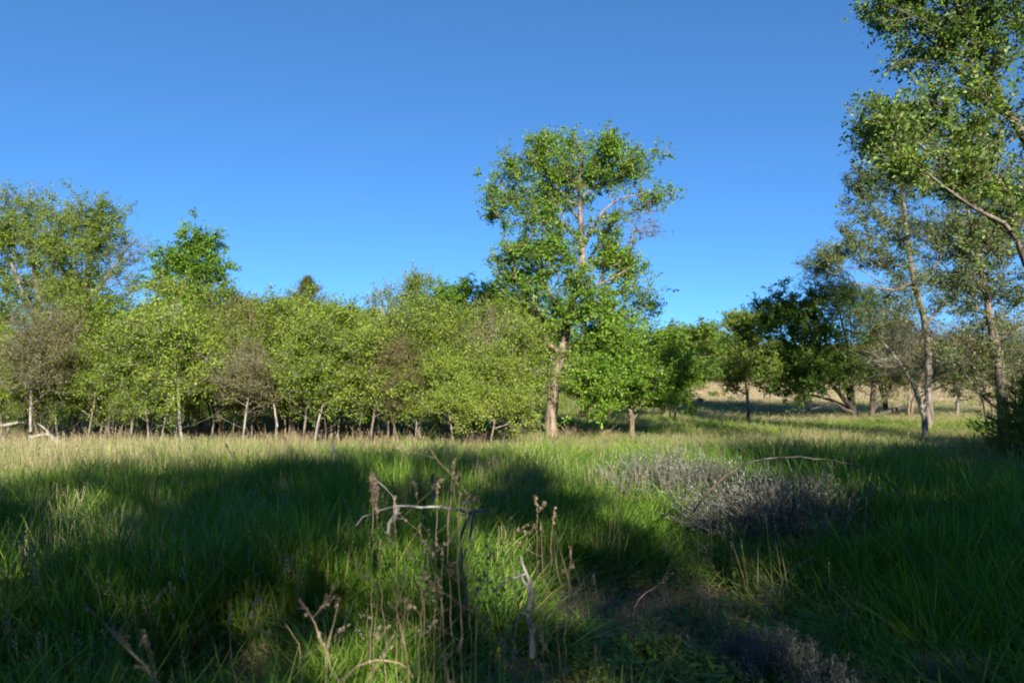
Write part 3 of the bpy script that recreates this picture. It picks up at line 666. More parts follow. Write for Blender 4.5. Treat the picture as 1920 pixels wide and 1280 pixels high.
# leaning bare dark trunk
B, loc, lobe, stem = at(20.0, 1733)
ms = make_tree(112, [stem([(1737, 830, .085), (1732, 780, .075), (1718, 730, .065), (1700, 700, .05), (1675, 665, .035), (1655, 640, .015)]), stem([(1728, 770, .05), (1742, 730, .04), (1755, 690, .02)])],
               [lobe(1670, 670, 50, 28, 1, 0, None, .2), lobe(1700, 640, 45, 28, 1, 0, None, .3), lobe(1750, 690, 50, 35, 1.2, 0, None, .3), lobe(1710, 700, 50, 30, 1, 0, None, .1)],
               220, 2600, 0.06, M['bark_grey'], M['leaf_pale'], twigs=5, twl=0.4, clump=0.22, tipr=0.0045, rise=0.1)
plant_tree("leaning_tree", B, ms, "thin dark trunk leaning left with fine bare twigs, foremost below the cottonwoods", "tree")
# tall cottonwood in the middle of the right group
B, loc, lobe, stem = at(25.0, 1735)
ms = make_tree(113, [stem([(1738, 815, .17), (1742, 740, .13), (1742, 670, .12), (1733, 600, .11), (1716, 545, .10), (1706, 480, .085), (1698, 420, .07), (1692, 360, .06), (1700, 300, .04), (1715, 240, .02)]),
                     stem([(1712, 530, .07), (1680, 545, .05, -.4), (1640, 540, .03, -.8), (1600, 530, .015, -1)]), stem([(1703, 460, .06), (1665, 420, .04), (1630, 380, .02)]), stem([(1735, 610, .07), (1775, 560, .05), (1800, 500, .03), (1815, 440, .015)]),
                     stem([(1716, 545, .06), (1760, 490, .045), (1780, 430, .03), (1790, 370, .012)]), stem([(1710, 510, .05), (1650, 480, .03), (1600, 450, .02), (1570, 430, .01)])],
               [lobe(1650, 260, 50, 35, 1.4), lobe(1720, 240, 60, 45, 1.7), lobe(1640, 330, 45, 40, 1.5), lobe(1700, 340, 60, 45, 1.8, 0, None, .8), lobe(1780, 330, 50, 50, 1.4), lobe(1620, 400, 30, 30, .8), lobe(1680, 420, 60, 45, 1.5, 0, None, .7), lobe(1590, 450, 35, 30, .8), lobe(1640, 480, 60, 35, 1.2, 0, None, .8), lobe(1770, 440, 55, 50, 1.4, 0, None, .7),
                lobe(1720, 520, 70, 40, 1.2, 0, None, .7), lobe(1560, 480, 25, 22, .5), lobe(1790, 560, 50, 45, 1.1, 0, None, .6), lobe(1680, 590, 60, 40, .8, 0, None, .5)],
               900, 54000, 0.078, M['bark_grey2'], M['leaf_pale'], twigs=4, twl=0.42, bare=0.15, clump=0.32, sides=9, tintbias=-0.05)
plant_tree("cottonwood_tree", B, ms, "tall cottonwood with pale bent trunk and side limbs, tallest full trunk on right", "tree")
# next tall one
B, loc, lobe, stem = at(18.0, 1882)
ms = make_tree(114, [stem([(1886, 850, .15), (1880, 760, .13), (1872, 680, .12), (1862, 620, .10), (1850, 550, .085), (1836, 490, .07), (1822, 430, .05), (1812, 360, .035), (1805, 300, .015)]),
                     stem([(1866, 640, .05), (1895, 625, .035), (1925, 610, .02)]), stem([(1850, 555, .05), (1815, 500, .03), (1795, 450, .015)]), stem([(1840, 500, .05), (1870, 430, .03), (1885, 370, .015)])],
               [lobe(1820, 320, 50, 45, 1.3), lobe(1870, 380, 45, 45, 1.2), lobe(1790, 430, 40, 50, 1.1, 0, None, .8), lobe(1850, 470, 55, 45, 1.3, 0, None, .8), lobe(1890, 540, 45, 45, 1, 0, None, .6), lobe(1810, 540, 50, 45, 1, 0, None, .6), lobe(1850, 610, 60, 35, .8, 0, None, .5), lobe(1800, 660, 45, 40, .6, 0, None, .35), lobe(1920, 660, 50, 40, .7, 0, None, .4), lobe(1840, 720, 50, 35, .5, 0, None, .4)],
               640, 32000, 0.07, M['bark_grey2'], M['leaf_pale'], twigs=4, twl=0.40, bare=0.2, clump=0.30, tintbias=0.0)
plant_tree("cottonwood_tree", B, ms, "slender cottonwood with pale trunk close to right edge behind the cedar bush", "tree")
# the near one, its trunk past the right edge
B, loc, lobe, stem = at(12.0, 2010)
ms = make_tree(115, [stem([(2015, 960, .26), (2010, 800, .23), (1995, 650, .20), (1970, 520, .16), (1960, 420, .13), (1945, 320, .11), (1935, 280, .095), (1895, 215, .065), (1862, 155, .05), (1845, 100, .04), (1815, 55, .03), (1790, 0, .03), (1770, -60, .02)]),
                     stem([(1985, 600, .11), (1945, 540, .09, -.3), (1905, 440, .042, -.5), (1880, 415, .034, -.6), (1835, 395, .026, -.8), (1790, 365, .019, -.9), (1745, 330, .013, -1.0), (1700, 290, .012, -1.1)]),
                     stem([(1950, 330, .10), (1960, 200, .08), (1950, 80, .06), (1940, -60, .04), (1930, -160, .02)]), stem([(1905, 230, .06), (1850, 190, .04, .5), (1790, 130, .03, .9), (1730, 60, .02, 1.0), (1680, 10, .01, 1)]),
                     stem([(1960, 440, .09), (2040, 330, .07), (2080, 200, .05), (2090, 60, .02)]), stem([(1905, 445, .05), (1900, 380, .035, .3), (1870, 330, .02, .4)])],
               [lobe(1690, 15, 65, 45, 1.8, .6), lobe(1740, 90, 60, 45, 1.8, .6), lobe(1690, 110, 40, 30, .8, .3), lobe(1800, 40, 70, 60, 2.0), lobe(1880, 60, 55, 70, 1.8), lobe(1820, 140, 70, 50, 2.0), lobe(1740, 190, 60, 40, 1.6), lobe(1665, 205, 45, 28, 1.1), lobe(1640, 240, 32, 18, .6),
                lobe(1690, 260, 55, 35, 1.3, -.4), lobe(1790, 240, 65, 50, 1.8), lobe(1880, 220, 50, 60, 1.5), lobe(1770, 320, 65, 35, 1.2, -.6), lobe(1860, 320, 55, 50, 1.5, -.3), lobe(1900, 380, 35, 40, .9, -.5), lobe(1700, 320, 45, 25, .7, -.8), lobe(1780, -60, 120, 60, 3.0), lobe(1900, -90, 130, 80, 3),
                lobe(2060, 60, 110, 120, 4), lobe(2040, 260, 90, 90, 3), lobe(2030, 420, 70, 60, 1.4), lobe(1890, 460, 40, 35, .6, -.4, None, .6)],
               1000, 48000, 0.072, M['bark_grey2'], M['leaf_cotton'], twigs=4, twl=0.34, bare=0.10, clump=0.20, sides=10, tipr=0.005, spread=0.045)
near_cotton = plant_tree("cottonwood_tree", B, ms, "nearest cottonwood, its glossy leafy crown filling the upper right corner", "tree")

#@@THICKET
# ------------------------------------------------------------------ thicket: shared sapling meshes
def sapling(seed, h, leafmat, bark, leaves, tips, leaf, low=0.50, r=1.0, stems=1, bare=0.1, twigs=4, tb=0.0, trunkr=0.038):
    rng = np.random.default_rng(seed); st = []; lob = []
    for k in range(stems):
        a = rng.uniform(0, 6.28); ln = rng.uniform(0.02, 0.12) * h * (1 + 0.8 * (stems > 1)); x1, y1 = math.cos(a) * ln, math.sin(a) * ln
        sr = trunkr * (1 if k == 0 else 0.7)
        b = rng.uniform(-0.12, 0.12, 2) * (stems > 1) * (k > 0)
        st.append([(b[0], b[1], -0.1, sr * 1.25), (b[0] + x1 * .1 + rng.normal(0, .03), b[1] + y1 * .1, h * .2, sr), (x1 * .4 + rng.normal(0, .05), y1 * .4, h * .45, sr * .75), (x1 * .8, y1 * .8, h * .72, sr * .45), (x1, y1, h * .95, sr * .15)])
    for k in range(9):
        f = k / 8; z = h * (low + (rng.uniform(.84, .97) - low) * f); w_ = 1.15 * r * rng.uniform(.55, 1.3) * (0.55 + 0.45 * math.sin(math.pi * min(1, f * 0.9 + 0.18))) * (0.62 if f > .8 else 1); a = k * 2.4 + rng.uniform(0, 1)
        off = r * rng.uniform(.2, .75) * (1 - 0.6 * f)
        lob.append((math.cos(a) * off, math.sin(a) * off, z, w_ * .62, w_ * .62, h * .10, rng.uniform(.45, 1.5) - .3 * (f > .8)))
    return make_tree(seed, st, lob, tips, leaves, leaf, bark, leafmat, twigs=twigs, twl=0.34, bare=bare, clump=0.30, rise=0.6, sides=6, spread=.07, tipr=0.0045, tintbias=tb)
VAR = [sapling(301, 4.0, M['leaf_thicket'], M['bark_grey'], 12500, 230, 0.060, r=1.15, low=.44),
       sapling(302, 3.8, M['leaf_thicket'], M['bark_pale'], 13500, 230, 0.062, r=1.2, tb=0.08),
       sapling(303, 4.2, M['leaf_thicket'], M['bark_brown'], 12000, 230, 0.058, r=1.1, low=.42, stems=2, bare=.2, tb=-0.05),
       sapling(304, 4.0, M['leaf_olive'], M['bark_grey'], 13000, 260, 0.047, r=1.15, bare=.25, twigs=7),
       sapling(305, 3.9, M['leaf_olive'], M['bark_brown'], 13000, 250, 0.045, r=1.2, stems=2, bare=.3, twigs=7, tb=.1),
       sapling(306, 4.3, M['leaf_elm'], M['bark_brown'], 12500, 220, 0.068, r=1.2, stems=2, tb=0.1),
       sapling(307, 3.9, M['leaf_thicket'], M['bark_dark'], 11500, 220, 0.060, r=1.3, stems=3, low=0.47, trunkr=.035)]
# (px column, distance, variant, px row of the top, label)
row = [(-60, 19.0, 5, 600, "sapling cut by the left edge of the photo"),
 (22, 19.6, 3, 585, "olive twiggy sapling nearest the left edge, behind the leaning dead log"),
 (56, 18.0, 3, 590, "olive grey sapling on a pale trunk left of the fallen white log"),
 (98, 19.4, 0, 600, "green sapling directly above the fallen white log"),
 (140, 20.0, 4, 580, "brownish double stemmed sapling just right of the fallen white log"),
 (168, 19.0, 1, 590, "bright green sapling between the brownish double stem and the crooked stems"),
 (208, 19.5, 6, 570, "crooked dark many stemmed sapling, green, first to right of reddish bank"),
 (250, 18.2, 1, 575, "light green sapling on a thin pale front trunk, left one of a close pair"),
 (284, 18.4, 0, 585, "light green sapling on a thin pale front trunk, right one of a close pair"),
 (318, 20.5, 2, 560, "double stemmed green sapling just behind the pair of pale trunks"),
 (347, 18.1, 0, 565, "tall green sapling whose reddish pale trunk stands below the knobbly peaked tree"),
 (374, 20.0, 5, 560, "broad leaved green sapling behind a wide stump coloured trunk"),
 (412, 20.5, 2, 575, "green sapling in shade between the reddish trunk and the olive front sapling"),
 (455, 18.0, 3, 552, "olive brown sapling on a clean straight trunk, largest in front of thicket"),
 (492, 20.5, 4, 548, "pale brown half bare sapling rising right behind the olive front one"),
 (520, 19.5, 1, 590, "light green sapling with a leaning thin white stem right of the olive ones"),
 (552, 20.5, 6, 590, "many stemmed green sapling left of the thick leaning white trunk"),
 (584, 18.4, 0, 580, "green sapling whose slim trunk crosses the thick leaning white trunk"),
 (622, 19.8, 1, 600, "yellow green sapling just right of the thick leaning white trunk"),
 (650, 20.5, 5, 595, "deeper green sapling between the yellow green one and the twin pale trunks"),
 (696, 18.6, 1, 590, "bright sapling with a pale trunk, left one of the twin pale trunks"),
 (722, 19.0, 2, 600, "bright sapling with forked pale trunk, right one of the twin pale trunks"),
 (760, 20.0, 6, 590, "many stemmed sapling in dark shade behind low brush left of the white front trunk"),
 (792, 19.2, 0, 585, "green sapling with a pale trunk standing in the dark low brush"),
 (826, 20.6, 5, 600, "deep green sapling behind the white front trunk"),
 (853, 17.2, 1, 612, "yellow green sapling on the whitest and foremost trunk of the thicket"),
 (884, 20.4, 0, 600, "green sapling between the whitest front trunk and the short thick pale trunk"),
 (915, 17.8, 1, 625, "low yellow green sapling on a short thick pale trunk, last front one before forked tree"),
 ]
TILT = 0.11
protos = {}
gp = "young trees of the thicket at the far side of the meadow"
rr = random.Random(5)
def put_sapling(pxc, d, v, top, label, group, wide=1.0):
    X = ray(pxc, 690, d)[0]; z0 = float(H(X, d)) - 0.05; h = ray(pxc, top, d)[2] - z0; hv = [4.0, 3.8, 4.2, 4.0, 3.9, 4.3, 3.9][v] * 1.02
    h *= [1.0, .84, 1.10, .78, 1.13, .92, 1.05][int(abs(pxc) * 7.3) % 7]; s = h / hv; sc = (s * wide * rr.uniform(.95, 1.1), s * wide * rr.uniform(.95, 1.1), s); rz = rr.uniform(0, 6.28)
    if v not in protos:
        t = plant_tree("sapling", (X, d), VAR[v], label, "young tree", group, rz, sc); protos[v] = t
    else: dup(protos[v], (X, d, z0), rz, sc, label, group)
for a in row: put_sapling(*a, gp)
gp3 = "slim saplings crowded between the larger front ones"
for k, pxc in enumerate([5, 80, 118, 190, 228, 268, 303, 332, 395, 432, 476, 536, 568, 608, 636, 672, 710, 742, 776, 808, 840, 868, 900, 940]):
    put_sapling(pxc, 18.6 + (k * 37 % 17) / 10, [1, 4, 0, 2, 1, 6, 3, 0][k % 8], 585 + (k * 53 % 55), "slim sapling squeezed in among the larger front ones of the thicket", gp3, .8)
gp2 = "saplings filling the depth of the thicket"
for k, pxc in enumerate(range(-90, 960, 72)):
    v = [0, 2, 5, 6, 1, 4, 0, 6, 2, 5][k % 10]
    put_sapling(pxc + rr.uniform(-14, 14), 22.0 + rr.uniform(-.5, 2.5), v, rr.uniform(585, 625), "leafy sapling deep inside the thicket, mostly hidden by those in front", gp2, 1.15)
# right of the big tree, low ones
put_sapling(1100, 25, 1, 650, "small green sapling behind the foot of the tallest tree", None)
put_sapling(1262, 30, 5, 640, "rounded green sapling behind the low spreading bright tree", None, 1.4)

TILT = 0.0
for a in [(1705, 31, 4, 590, "olive twiggy shrub tree just left of the tall bent cottonwood's trunk", None, 1.5), (1790, 34, 3, 585, "olive twiggy shrub tree between the two tall cottonwood trunks", None, 1.6),
          (1850, 30, 4, 610, "brownish shrub tree behind the slender right cottonwood", None, 1.6), (1925, 33, 3, 600, "olive shrub tree cut by the right edge above the cedar bush", None, 1.6), (1660, 36, 6, 600, "green shrub tree behind the half bare twigged tree", None, 1.5)]: put_sapling(*a)
# thick leaning white trunk inside the thicket (590,790)
B, loc, lobe, stem = at(20.4, 603)
ms = make_tree(120, [stem([(606, 830, .17), (600, 800, .16), (592, 775, .15), (582, 750, .12), (575, 720, .08), (560, 680, .05), (550, 640, .02)]), stem([(584, 756, .07), (610, 710, .05), (625, 660, .02)])],
               [lobe(560, 650, 45, 35, 1), lobe(610, 660, 45, 35, 1), lobe(590, 700, 40, 20, .6)], 120, 6500, 0.08, M['dead_wood'], M['leaf_thicket'], clump=.24)
plant_tree("leaning_tree", B, ms, "thick whitish trunk leaning left inside the thicket", "tree")
B, loc, lobe, stem = at(23, 372)
ms = make_tree(121, [stem([(372, 830, .17), (372, 800, .15), (370, 760, .13), (366, 700, .1), (360, 640, .05), (350, 600, .02)])],
               [lobe(360, 630, 60, 40, 1), lobe(380, 680, 50, 30, 1)], 140, 7000, 0.08, M['bark_pale'], M['leaf_thicket'], clump=.24)
plant_tree("old_tree", B, ms, "stout pale trunk standing in shade behind the reddish front trunk", "tree")

# ------------------------------------------------------------------ background treeline and hillside shrubs
BG = []
for k, (lm, tb) in enumerate([('far_leaf', -0.1), ('far_leaf', 0.1), ('leaf_dark', 0.1), ('far_leaf', 0.0)]):
    rng = np.random.default_rng(400 + k)
    lob = [(rng.normal(0, .9), rng.normal(0, .9), rng.uniform(1.6, 4.4), rng.uniform(.8, 1.4), rng.uniform(.8, 1.4), rng.uniform(.6, 1.0), 1.0) for _ in range(9)]
    st = [[(0, 0, -.1, .16), (0.05, 0, 1.2, .13), (.1, .1, 2.6, .09), (0, .1, 4.2, .03)]]
    BG.append(make_tree(410 + k, st, lob, 170, 7500, 0.16, M['bark_dark'], M[lm], clump=.34, twl=.5, sides=5, tipr=.008, tintbias=tb, spread=.14))
bproto = {}
def put_bg(name, pxc, d, v, top, label, cat, group, wide=1.0):
    X = ray(pxc, 690, d)[0]; z0 = float(H(X, d)) - 0.05; h = ray(pxc, top, d)[2] - z0; s = max(0.2, h / 5.1); sc = (s * wide, s * wide, s); rz = rr.uniform(0, 6.28)
    if v not in bproto: bproto[v] = plant_tree(name, (X, d), BG[v], label, cat, group, rz, sc)
    else: dup(bproto[v], (X, d, z0), rz, sc, label, group)
for k, (pxc, top, d) in enumerate([(-80, 560, 51), (0, 575, 49), (90, 580, 51), (240, 575, 49), (290, 570, 53), (440, 545, 53), (462, 552, 49), (500, 553, 55), (528, 560, 51), (548, 590, 49), (612, 592, 49), (632, 575, 55), (655, 578, 51), (690, 590, 53), (815, 590, 51), (970, 600, 53), (1005, 590, 49)]):
    put_bg("background_tree", pxc, d, k % 4, top, "rounded green treetop showing between the crowns behind the thicket", "tree", "trees standing behind the thicket", 1.15)
for k, (pxc, top, d, lb) in enumerate([(1110, 640, 52, "distant dark tree glimpsed right of the tallest trunk"), (1205, 598, 46, "dark rounded tree behind the low spreading bright tree, left of a taller one"), (1240, 618, 50, "rounded tree behind the low spreading bright tree, sloping down to the right"),
        (1272, 632, 60, "small round treetop where the skyline dips lowest"), (1322, 610, 78, "dark green domed tree at the top left of the tan slope"), (1348, 622, 84, "pale green domed tree between two darker trees on the slope top"), (1372, 615, 80, "green domed tree behind the small lone tree's crown"),
        (1440, 625, 82, "green tree behind the dark fanning tree, on the slope top"), (1300, 668, 70, "low bright bush at the left foot of the slope-top trees"), (1345, 676, 76, "low bright green bush left of the small lone tree"), (1460, 680, 80, "low green bush right of the small lone tree")]):
    put_bg("hillside_tree", pxc, d, (k * 3) % 4, top, lb, "tree", "trees along the top of the tan slope", 1.5 if top < 660 else 2.2)
for k in range(70):
    pxc = 1250 + k * 11 + rr.uniform(-12, 12); d = rr.uniform(80, 150)
    put_bg("hillside_shrub", pxc, d, k % 4, rr.uniform(650, 685), "small green shrub far off on the hill beyond the tan slope", "shrub", "shrubs scattered over the far hill", 1.7)
for k in range(34):
    pxc = -150 + k * 42 + rr.uniform(-12, 12); d = rr.uniform(55, 110)
    put_bg("hillside_shrub", pxc, d, (k + 1) % 4, rr.uniform(625, 665), "distant green tree glimpsed through gaps low in the thicket", "shrub", "trees far behind the thicket", 1.7)

for k, (pxc, d, hh) in enumerate([(1312, 44, .5), (1338, 52, .7), (1372, 47, .45), (1450, 56, .7), (1478, 50, .5), (1540, 60, .9), (1668, 48, .6), (1700, 58, .8), (1790, 50, .7), (1822, 62, 1.0), (1868, 47, .6), (1905, 55, .8)]):
    X = ray(pxc, 690, d)[0]; dup(bproto[k % 4], (X, d, float(H(X, d)) - .25 * hh), k * 1.9, (hh / 3.2, hh / 3.2, hh / 4.6), "little low bush dotted on the tan dry grass slope", "bushes dotted over the tan slope").name = "slope_bush"

#@@SHADE
# ------------------------------------------------------------------ the row of trees behind the photographer that shades the near meadow
SH = []
for k in range(4):
    rng = np.random.default_rng(500 + k)
    zs = np.linspace(1.6, 8.8, 13) if k < 3 else np.concatenate((np.linspace(1.5, 5.2, 8), np.linspace(7.3, 8.9, 6)))
    lob = [(math.cos(a) * rng.uniform(.5, 1.9), math.sin(a) * rng.uniform(.5, 1.9), z, 1.5, 1.5, 1.0, 1) for a, z in zip(rng.uniform(0, 6.28, len(zs)), zs)]
    st = [[(0, 0, -.1, .3), (.1, .1, 2.5, .25), (0, .3, 5, .18), (.1, .2, 7.5, .09), (0, 0, 9.4, .03)]]
    SH.append(make_tree(510 + k, st, lob, 420, 20000, 0.155, M['bark_grey'], M['leaf_cotton'], clump=.36, twl=.45, spread=.10))
shade = [(-17, 6.5, 10, 0), (-12.5, 5.5, 10, 1), (-8.8, 6.2, 10, 2), (-4.9, 11.6, 10.5, 3), (-2.0, 13, 10, 3), (-6.2, 7.8, 9.5, 0), (0.8, 7.3, 9, 1), (2.9, 8.2, 8.5, 0), (5.2, 14.2, 10, 2), (8.0, 18, 11, 0), (11, 20, 11, 1), (14, 21, 11, 2), (17.5, 21.5, 11, 0), (3.9, 11.2, 9, 1), (7.0, 15, 10, 2), (10.5, 17, 10, 0), (14, 18, 10, 1), (4.4, 9.4, 8.5, 0), (-4.9, 6.5, 8, 2), (5.4, 11.8, 9.5, 0), (8.5, 13.5, 10, 1), (5.8, 16.5, 10.5, 1), (6.6, 12.6, 9.5, 2), (4.9, 8, 8.5, 1), (3.4, 9.6, 8.5, 2)]
NUMW = "one two three four five six seven eight nine ten eleven twelve thirteen fourteen fifteen sixteen seventeen eighteen nineteen twenty twenty-one twenty-two twenty-three twenty-four twenty-five twenty-six".split()
sproto = {}
for k, (tx, ty, h, v) in enumerate(shade):
    L = h / math.tan(SUN_EL) ; X = tx + SX * L; Y = ty + SY * L; s = h / 10.0
    lb = "leafy cottonwood in the row behind the photographer, number %s of its row" % NUMW[k]
    if v not in sproto: sproto[v] = plant_tree("cottonwood_tree", (X, Y), SH[v], lb, "tree", "row of trees behind the photographer", 0, s)
    else: dup(sproto[v], (X, Y, float(H(X, Y)) - .05), k * 2.4, s, lb, "row of trees behind the photographer")

#@@DETAIL
# ------------------------------------------------------------------ dry stalks, dead wood, sagebrush
def polytube(pts, radii, n=6, jit=0.0, seed=0, step=0.05):
    q = resample([(*p, r_) for p, r_ in zip(pts, radii)], step); rng = np.random.default_rng(seed)
    if jit: q[1:-1, :3] += rng.normal(0, jit, (len(q) - 2, 3))
    return tube(q[:, :3], q[:, 3], n)

def dead_weed(seed, d, pts, r, label, branches=5, heads=True, blen=0.22, curl=0.5, dz=0.0, group="dry weed stalks in the foreground", mat='dry_stalk', name="weed_stalk", cat="dry weed"):
    """pts: photograph pixels from foot to tip, all at about distance d"""
    r *= 0.48; rng = np.random.default_rng(seed); P = [ray(x, y, d + rng.normal(0, .03)) for x, y in pts]
    g = float(H(P[0][0], P[0][1])); b = np.array([P[0][0] + (P[0][0] - P[1][0]) * .2, P[0][1], g - 0.03])
    if P[0][2] > g + 0.05: P = [b] + P
    else: P[0] = b
    P = [p_ - b for p_ in P]; parts = [polytube(P, np.linspace(r, r * .45, len(P)), 5, 0.003, seed)]
    A = resample([tuple(p_) for p_ in P], 0.04); tl = []
    for k in range(branches):
        i = rng.integers(int(len(A) * .35), len(A) - 1); a = rng.uniform(0, 6.28); L = blen * rng.uniform(.4, 1.3)
        dr = np.array([math.cos(a), math.sin(a) * .6, rng.uniform(.4, 1.2)]); dr /= np.linalg.norm(dr)
        q = [A[i], A[i] + dr * L * .5, A[i] + dr * L + np.array([0, 0, .15 * L * curl])]
        parts.append(polytube(q, [r * .38, r * .3, r * .2], 4, 0.002, seed + k)); tl.append((q[-1], dr))
        if rng.uniform() < .6:
            m_ = (q[1] + q[0]) / 2; d2 = dr + rng.normal(0, .5, 3); parts.append(polytube([q[1], q[1] + d2 * L * .35], [r * .25, r * .16], 4)); tl.append((q[1] + d2 * L * .35, d2))
    tl.append((A[-1], A[-1] - A[-3]))
    o = obj(name, mesh_from(name, *merge(parts), None, M[mat], smooth=True), loc=tuple(b))
    tag(o, label, cat, group)
    if heads:
        for (p_, dr) in tl:
            dr = dr / (np.linalg.norm(dr) + 1e-9); k = rng.integers(7, 16)
            C = np.array([p_ - dr * rng.uniform(0, .06) + rng.normal(0, .004, 3) for _ in range(k)])
            obj("seed_head", leaves_mesh(C, np.tile(dr, (k, 1)), .013, rng, rng.uniform(.3, .8, k), M['seed'], name="seed_head"), o)
    return o
M['seed'] = leaf_mat("seed_husk", [(0, (0.12, 0.085, 0.055)), (1, (0.30, 0.24, 0.165))], trans=.15, tcol=(1, 1, 1))
W = [
 (2.6, [(848, 1275), (845, 1150), (838, 1050), (842, 960), (862, 885)], .0045, 6, "tallest straight tan stalk rising through the centre foreground, right of the foxtail"),
 (2.5, [(866, 1285), (862, 1150), (860, 1040), (861, 960), (862, 925)], .0050, 4, "thick pale stalk left beside the tallest one, running to the frame bottom"),
 (2.4, [(892, 1290), (894, 1150), (897, 1125)], .0055, 0, "short broken pale stalk ending bluntly at mid foreground"),
 (2.5, [(920, 1290), (918, 1190), (916, 1080), (912, 1000), (905, 930)], .0050, 4, "tan stalk third from left of the central bundle"),
 (2.7, [(1000, 1255), (1008, 1170), (1003, 1100), (1008, 1040), (1004, 930)], .0050, 4, "pale stalk crossing beside the bluish broken stump"),
 (2.6, [(985, 1260), (995, 1190), (1000, 1120), (1008, 1060)], .0055, 2, "leaning stalk tight against the bluish broken stump"),
 (2.7, [(1020, 1240), (1012, 1170), (1030, 1090), (1035, 1000), (1040, 950)], .0045, 5, "curved stalk just right of the bluish broken stump"),
 (2.9, [(1118, 1240), (1118, 1150), (1117, 1100), (1112, 1078)], .0048, 3, "lone stalk with a Y fork standing over the bare soil"),
 (2.9, [(1048, 1240), (1044, 1190), (1045, 1170)], .0038, 1, "short thin stalk left of the Y forked one"),
 (2.5, [(768, 1290), (758, 1200), (745, 1150), (735, 1060), (738, 960)], .0045, 5, "reddish branching stalk left of the central bundle"),
 (2.6, [(842, 1290), (833, 1200), (828, 1120), (808, 1060), (800, 1010)], .0042, 5, "curving stalk bending left out of the central bundle"),
 (2.8, [(745, 1100), (742, 1000), (740, 960), (740, 930)], .0036, 2, "fine upright stalk left of the grey fallen branch's fork"),
 (3.0, [(697, 1050), (699, 960), (700, 905), (699, 890)], .0036, 0, "single stalk carrying a pale fluffy foxtail"),
 (2.8, [(815, 1100), (818, 1000), (820, 940), (822, 905)], .0034, 3, "dark fine stalk just left of the tallest straight one"),
 (2.7, [(930, 1100), (925, 1040), (900, 1000), (880, 935)], .0034, 4, "thin bent stalk crossing the grey fallen branch's right end"),
 (2.6, [(970, 1290), (965, 1210), (950, 1150), (925, 1100)], .0040, 4, "low stalk leaning left at bottom centre"),
 (2.5, [(1010, 1290), (1014, 1230), (1040, 1180), (1078, 1130)], .0036, 3, "thin stalk slanting right toward the Y forked one"),
 (2.3, [(640, 1290), (615, 1230), (590, 1170), (560, 1120)], .0060, 4, "thick dry stem slanting up left in the lower left foreground"),
 (2.4, [(612, 1230), (628, 1165), (634, 1130), (628, 1112)], .0045, 0, "hooked stem with a curled pale tip, lower left foreground"),
 (2.2, [(310, 1290), (265, 1240), (215, 1190), (155, 1130)], .0060, 5, "long dry stem slanting up left nearest the lower left corner"),
 (2.3, [(292, 1275), (285, 1235), (275, 1200), (268, 1195)], .0050, 2, "short dry stem with husks beside the longest slanting one at lower left"),
 (2.6, [(438, 1265), (434, 1215), (428, 1180), (430, 1145)], .0040, 2, "upright dry spike alone in the dark grass, left foreground"),
 (2.7, [(560, 1200), (530, 1160), (500, 1135), (478, 1120)], .0036, 4, "fine twiggy stem arching left over the dark grass gap"),
 (3.2, [(965, 1080), (952, 1020), (940, 975), (905, 940)], .0036, 3, "wiry stem arching left from the green tuft right of centre"),
 (3.4, [(1190, 1130), (1240, 1090), (1262, 1050), (1245, 1020)], .0036, 4, "pale curly stem at the far side of the bare soil"),
 (5.5, [(470, 1010), (455, 930), (450, 880), (430, 845)], .0065, 5, "dark bare shoot standing out of the shaded grass below the olive sapling"),
 (4.8, [(845, 900), (828, 870), (825, 850), (830, 832)], .0045, 2, "black crooked twig tip above the shaded grass at centre"),
]
rq = random.Random(17)
for k in range(12):
    x0 = [702, 722, 757, 784, 801, 826, 880, 908, 947, 962, 1030, 1062][k]; tp = rq.uniform(930, 1080); x1 = x0 + rq.uniform(-18, 18)
    W.append((rq.uniform(2.5, 3.3), [(x0, 1290), (x0 + rq.uniform(-5, 5), 1200), ((x0 + x1) / 2, (1250 + tp) / 2), (x1, tp)], rq.uniform(.0034, .0048), rq.randint(1, 4),
              "slender upright tan stalk, %s of the thin ones spread along the bottom centre" % ["first", "second", "third", "fourth", "fifth", "sixth", "seventh", "eighth", "ninth", "tenth", "eleventh", "twelfth"][k]))
for k, (d, pts, r_, nb, lb) in enumerate(W): dead_weed(600 + k, d, pts, r_, lb, nb)
# fluffy foxtail
rng = np.random.default_rng(9); c0 = ray(699, 890, 3.0); c1 = ray(703, 942, 3.0); n_ = 420; t_ = rng.uniform(0, 1, n_)[:, None]
C = c0 + (c1 - c0) * t_ + rng.normal(0, .007, (n_, 3)) * (1.2 - np.abs(t_ - .6)); base = C.mean(0)
o = obj("foxtail_head", leaves_mesh(C - base, np.tile([0.2, 0, 1.0], (n_, 1)), .016, rng, rng.uniform(.5, 1, n_), M['seed'], elong=1.6), loc=tuple(base))
tag(o, "fluffy pale tan foxtail plume on its thin stalk left of centre", "seed head")

def branchy(name, d, lines, label, cat, mat, n=7, jit=.006, seed=0, dd=None, ground=None):
    parts = []; P0 = None
    for li, (pts, r0, r1) in enumerate(lines):
        P = [ray(x, y, d + (dd[li][i] if dd else 0)) for i, (x, y) in enumerate(pts)]
        if P0 is None: P0 = P[0].copy()
        parts.append(polytube([tuple(p_ - P0) for p_ in P], np.linspace(r0, r1, len(P)), n, jit, seed + li, step=0.04 if d < 6 else 0.12))
    o = obj(name, mesh_from(name, *merge(parts), None, M[mat], smooth=True), loc=tuple(P0)); return tag(o, label, cat)
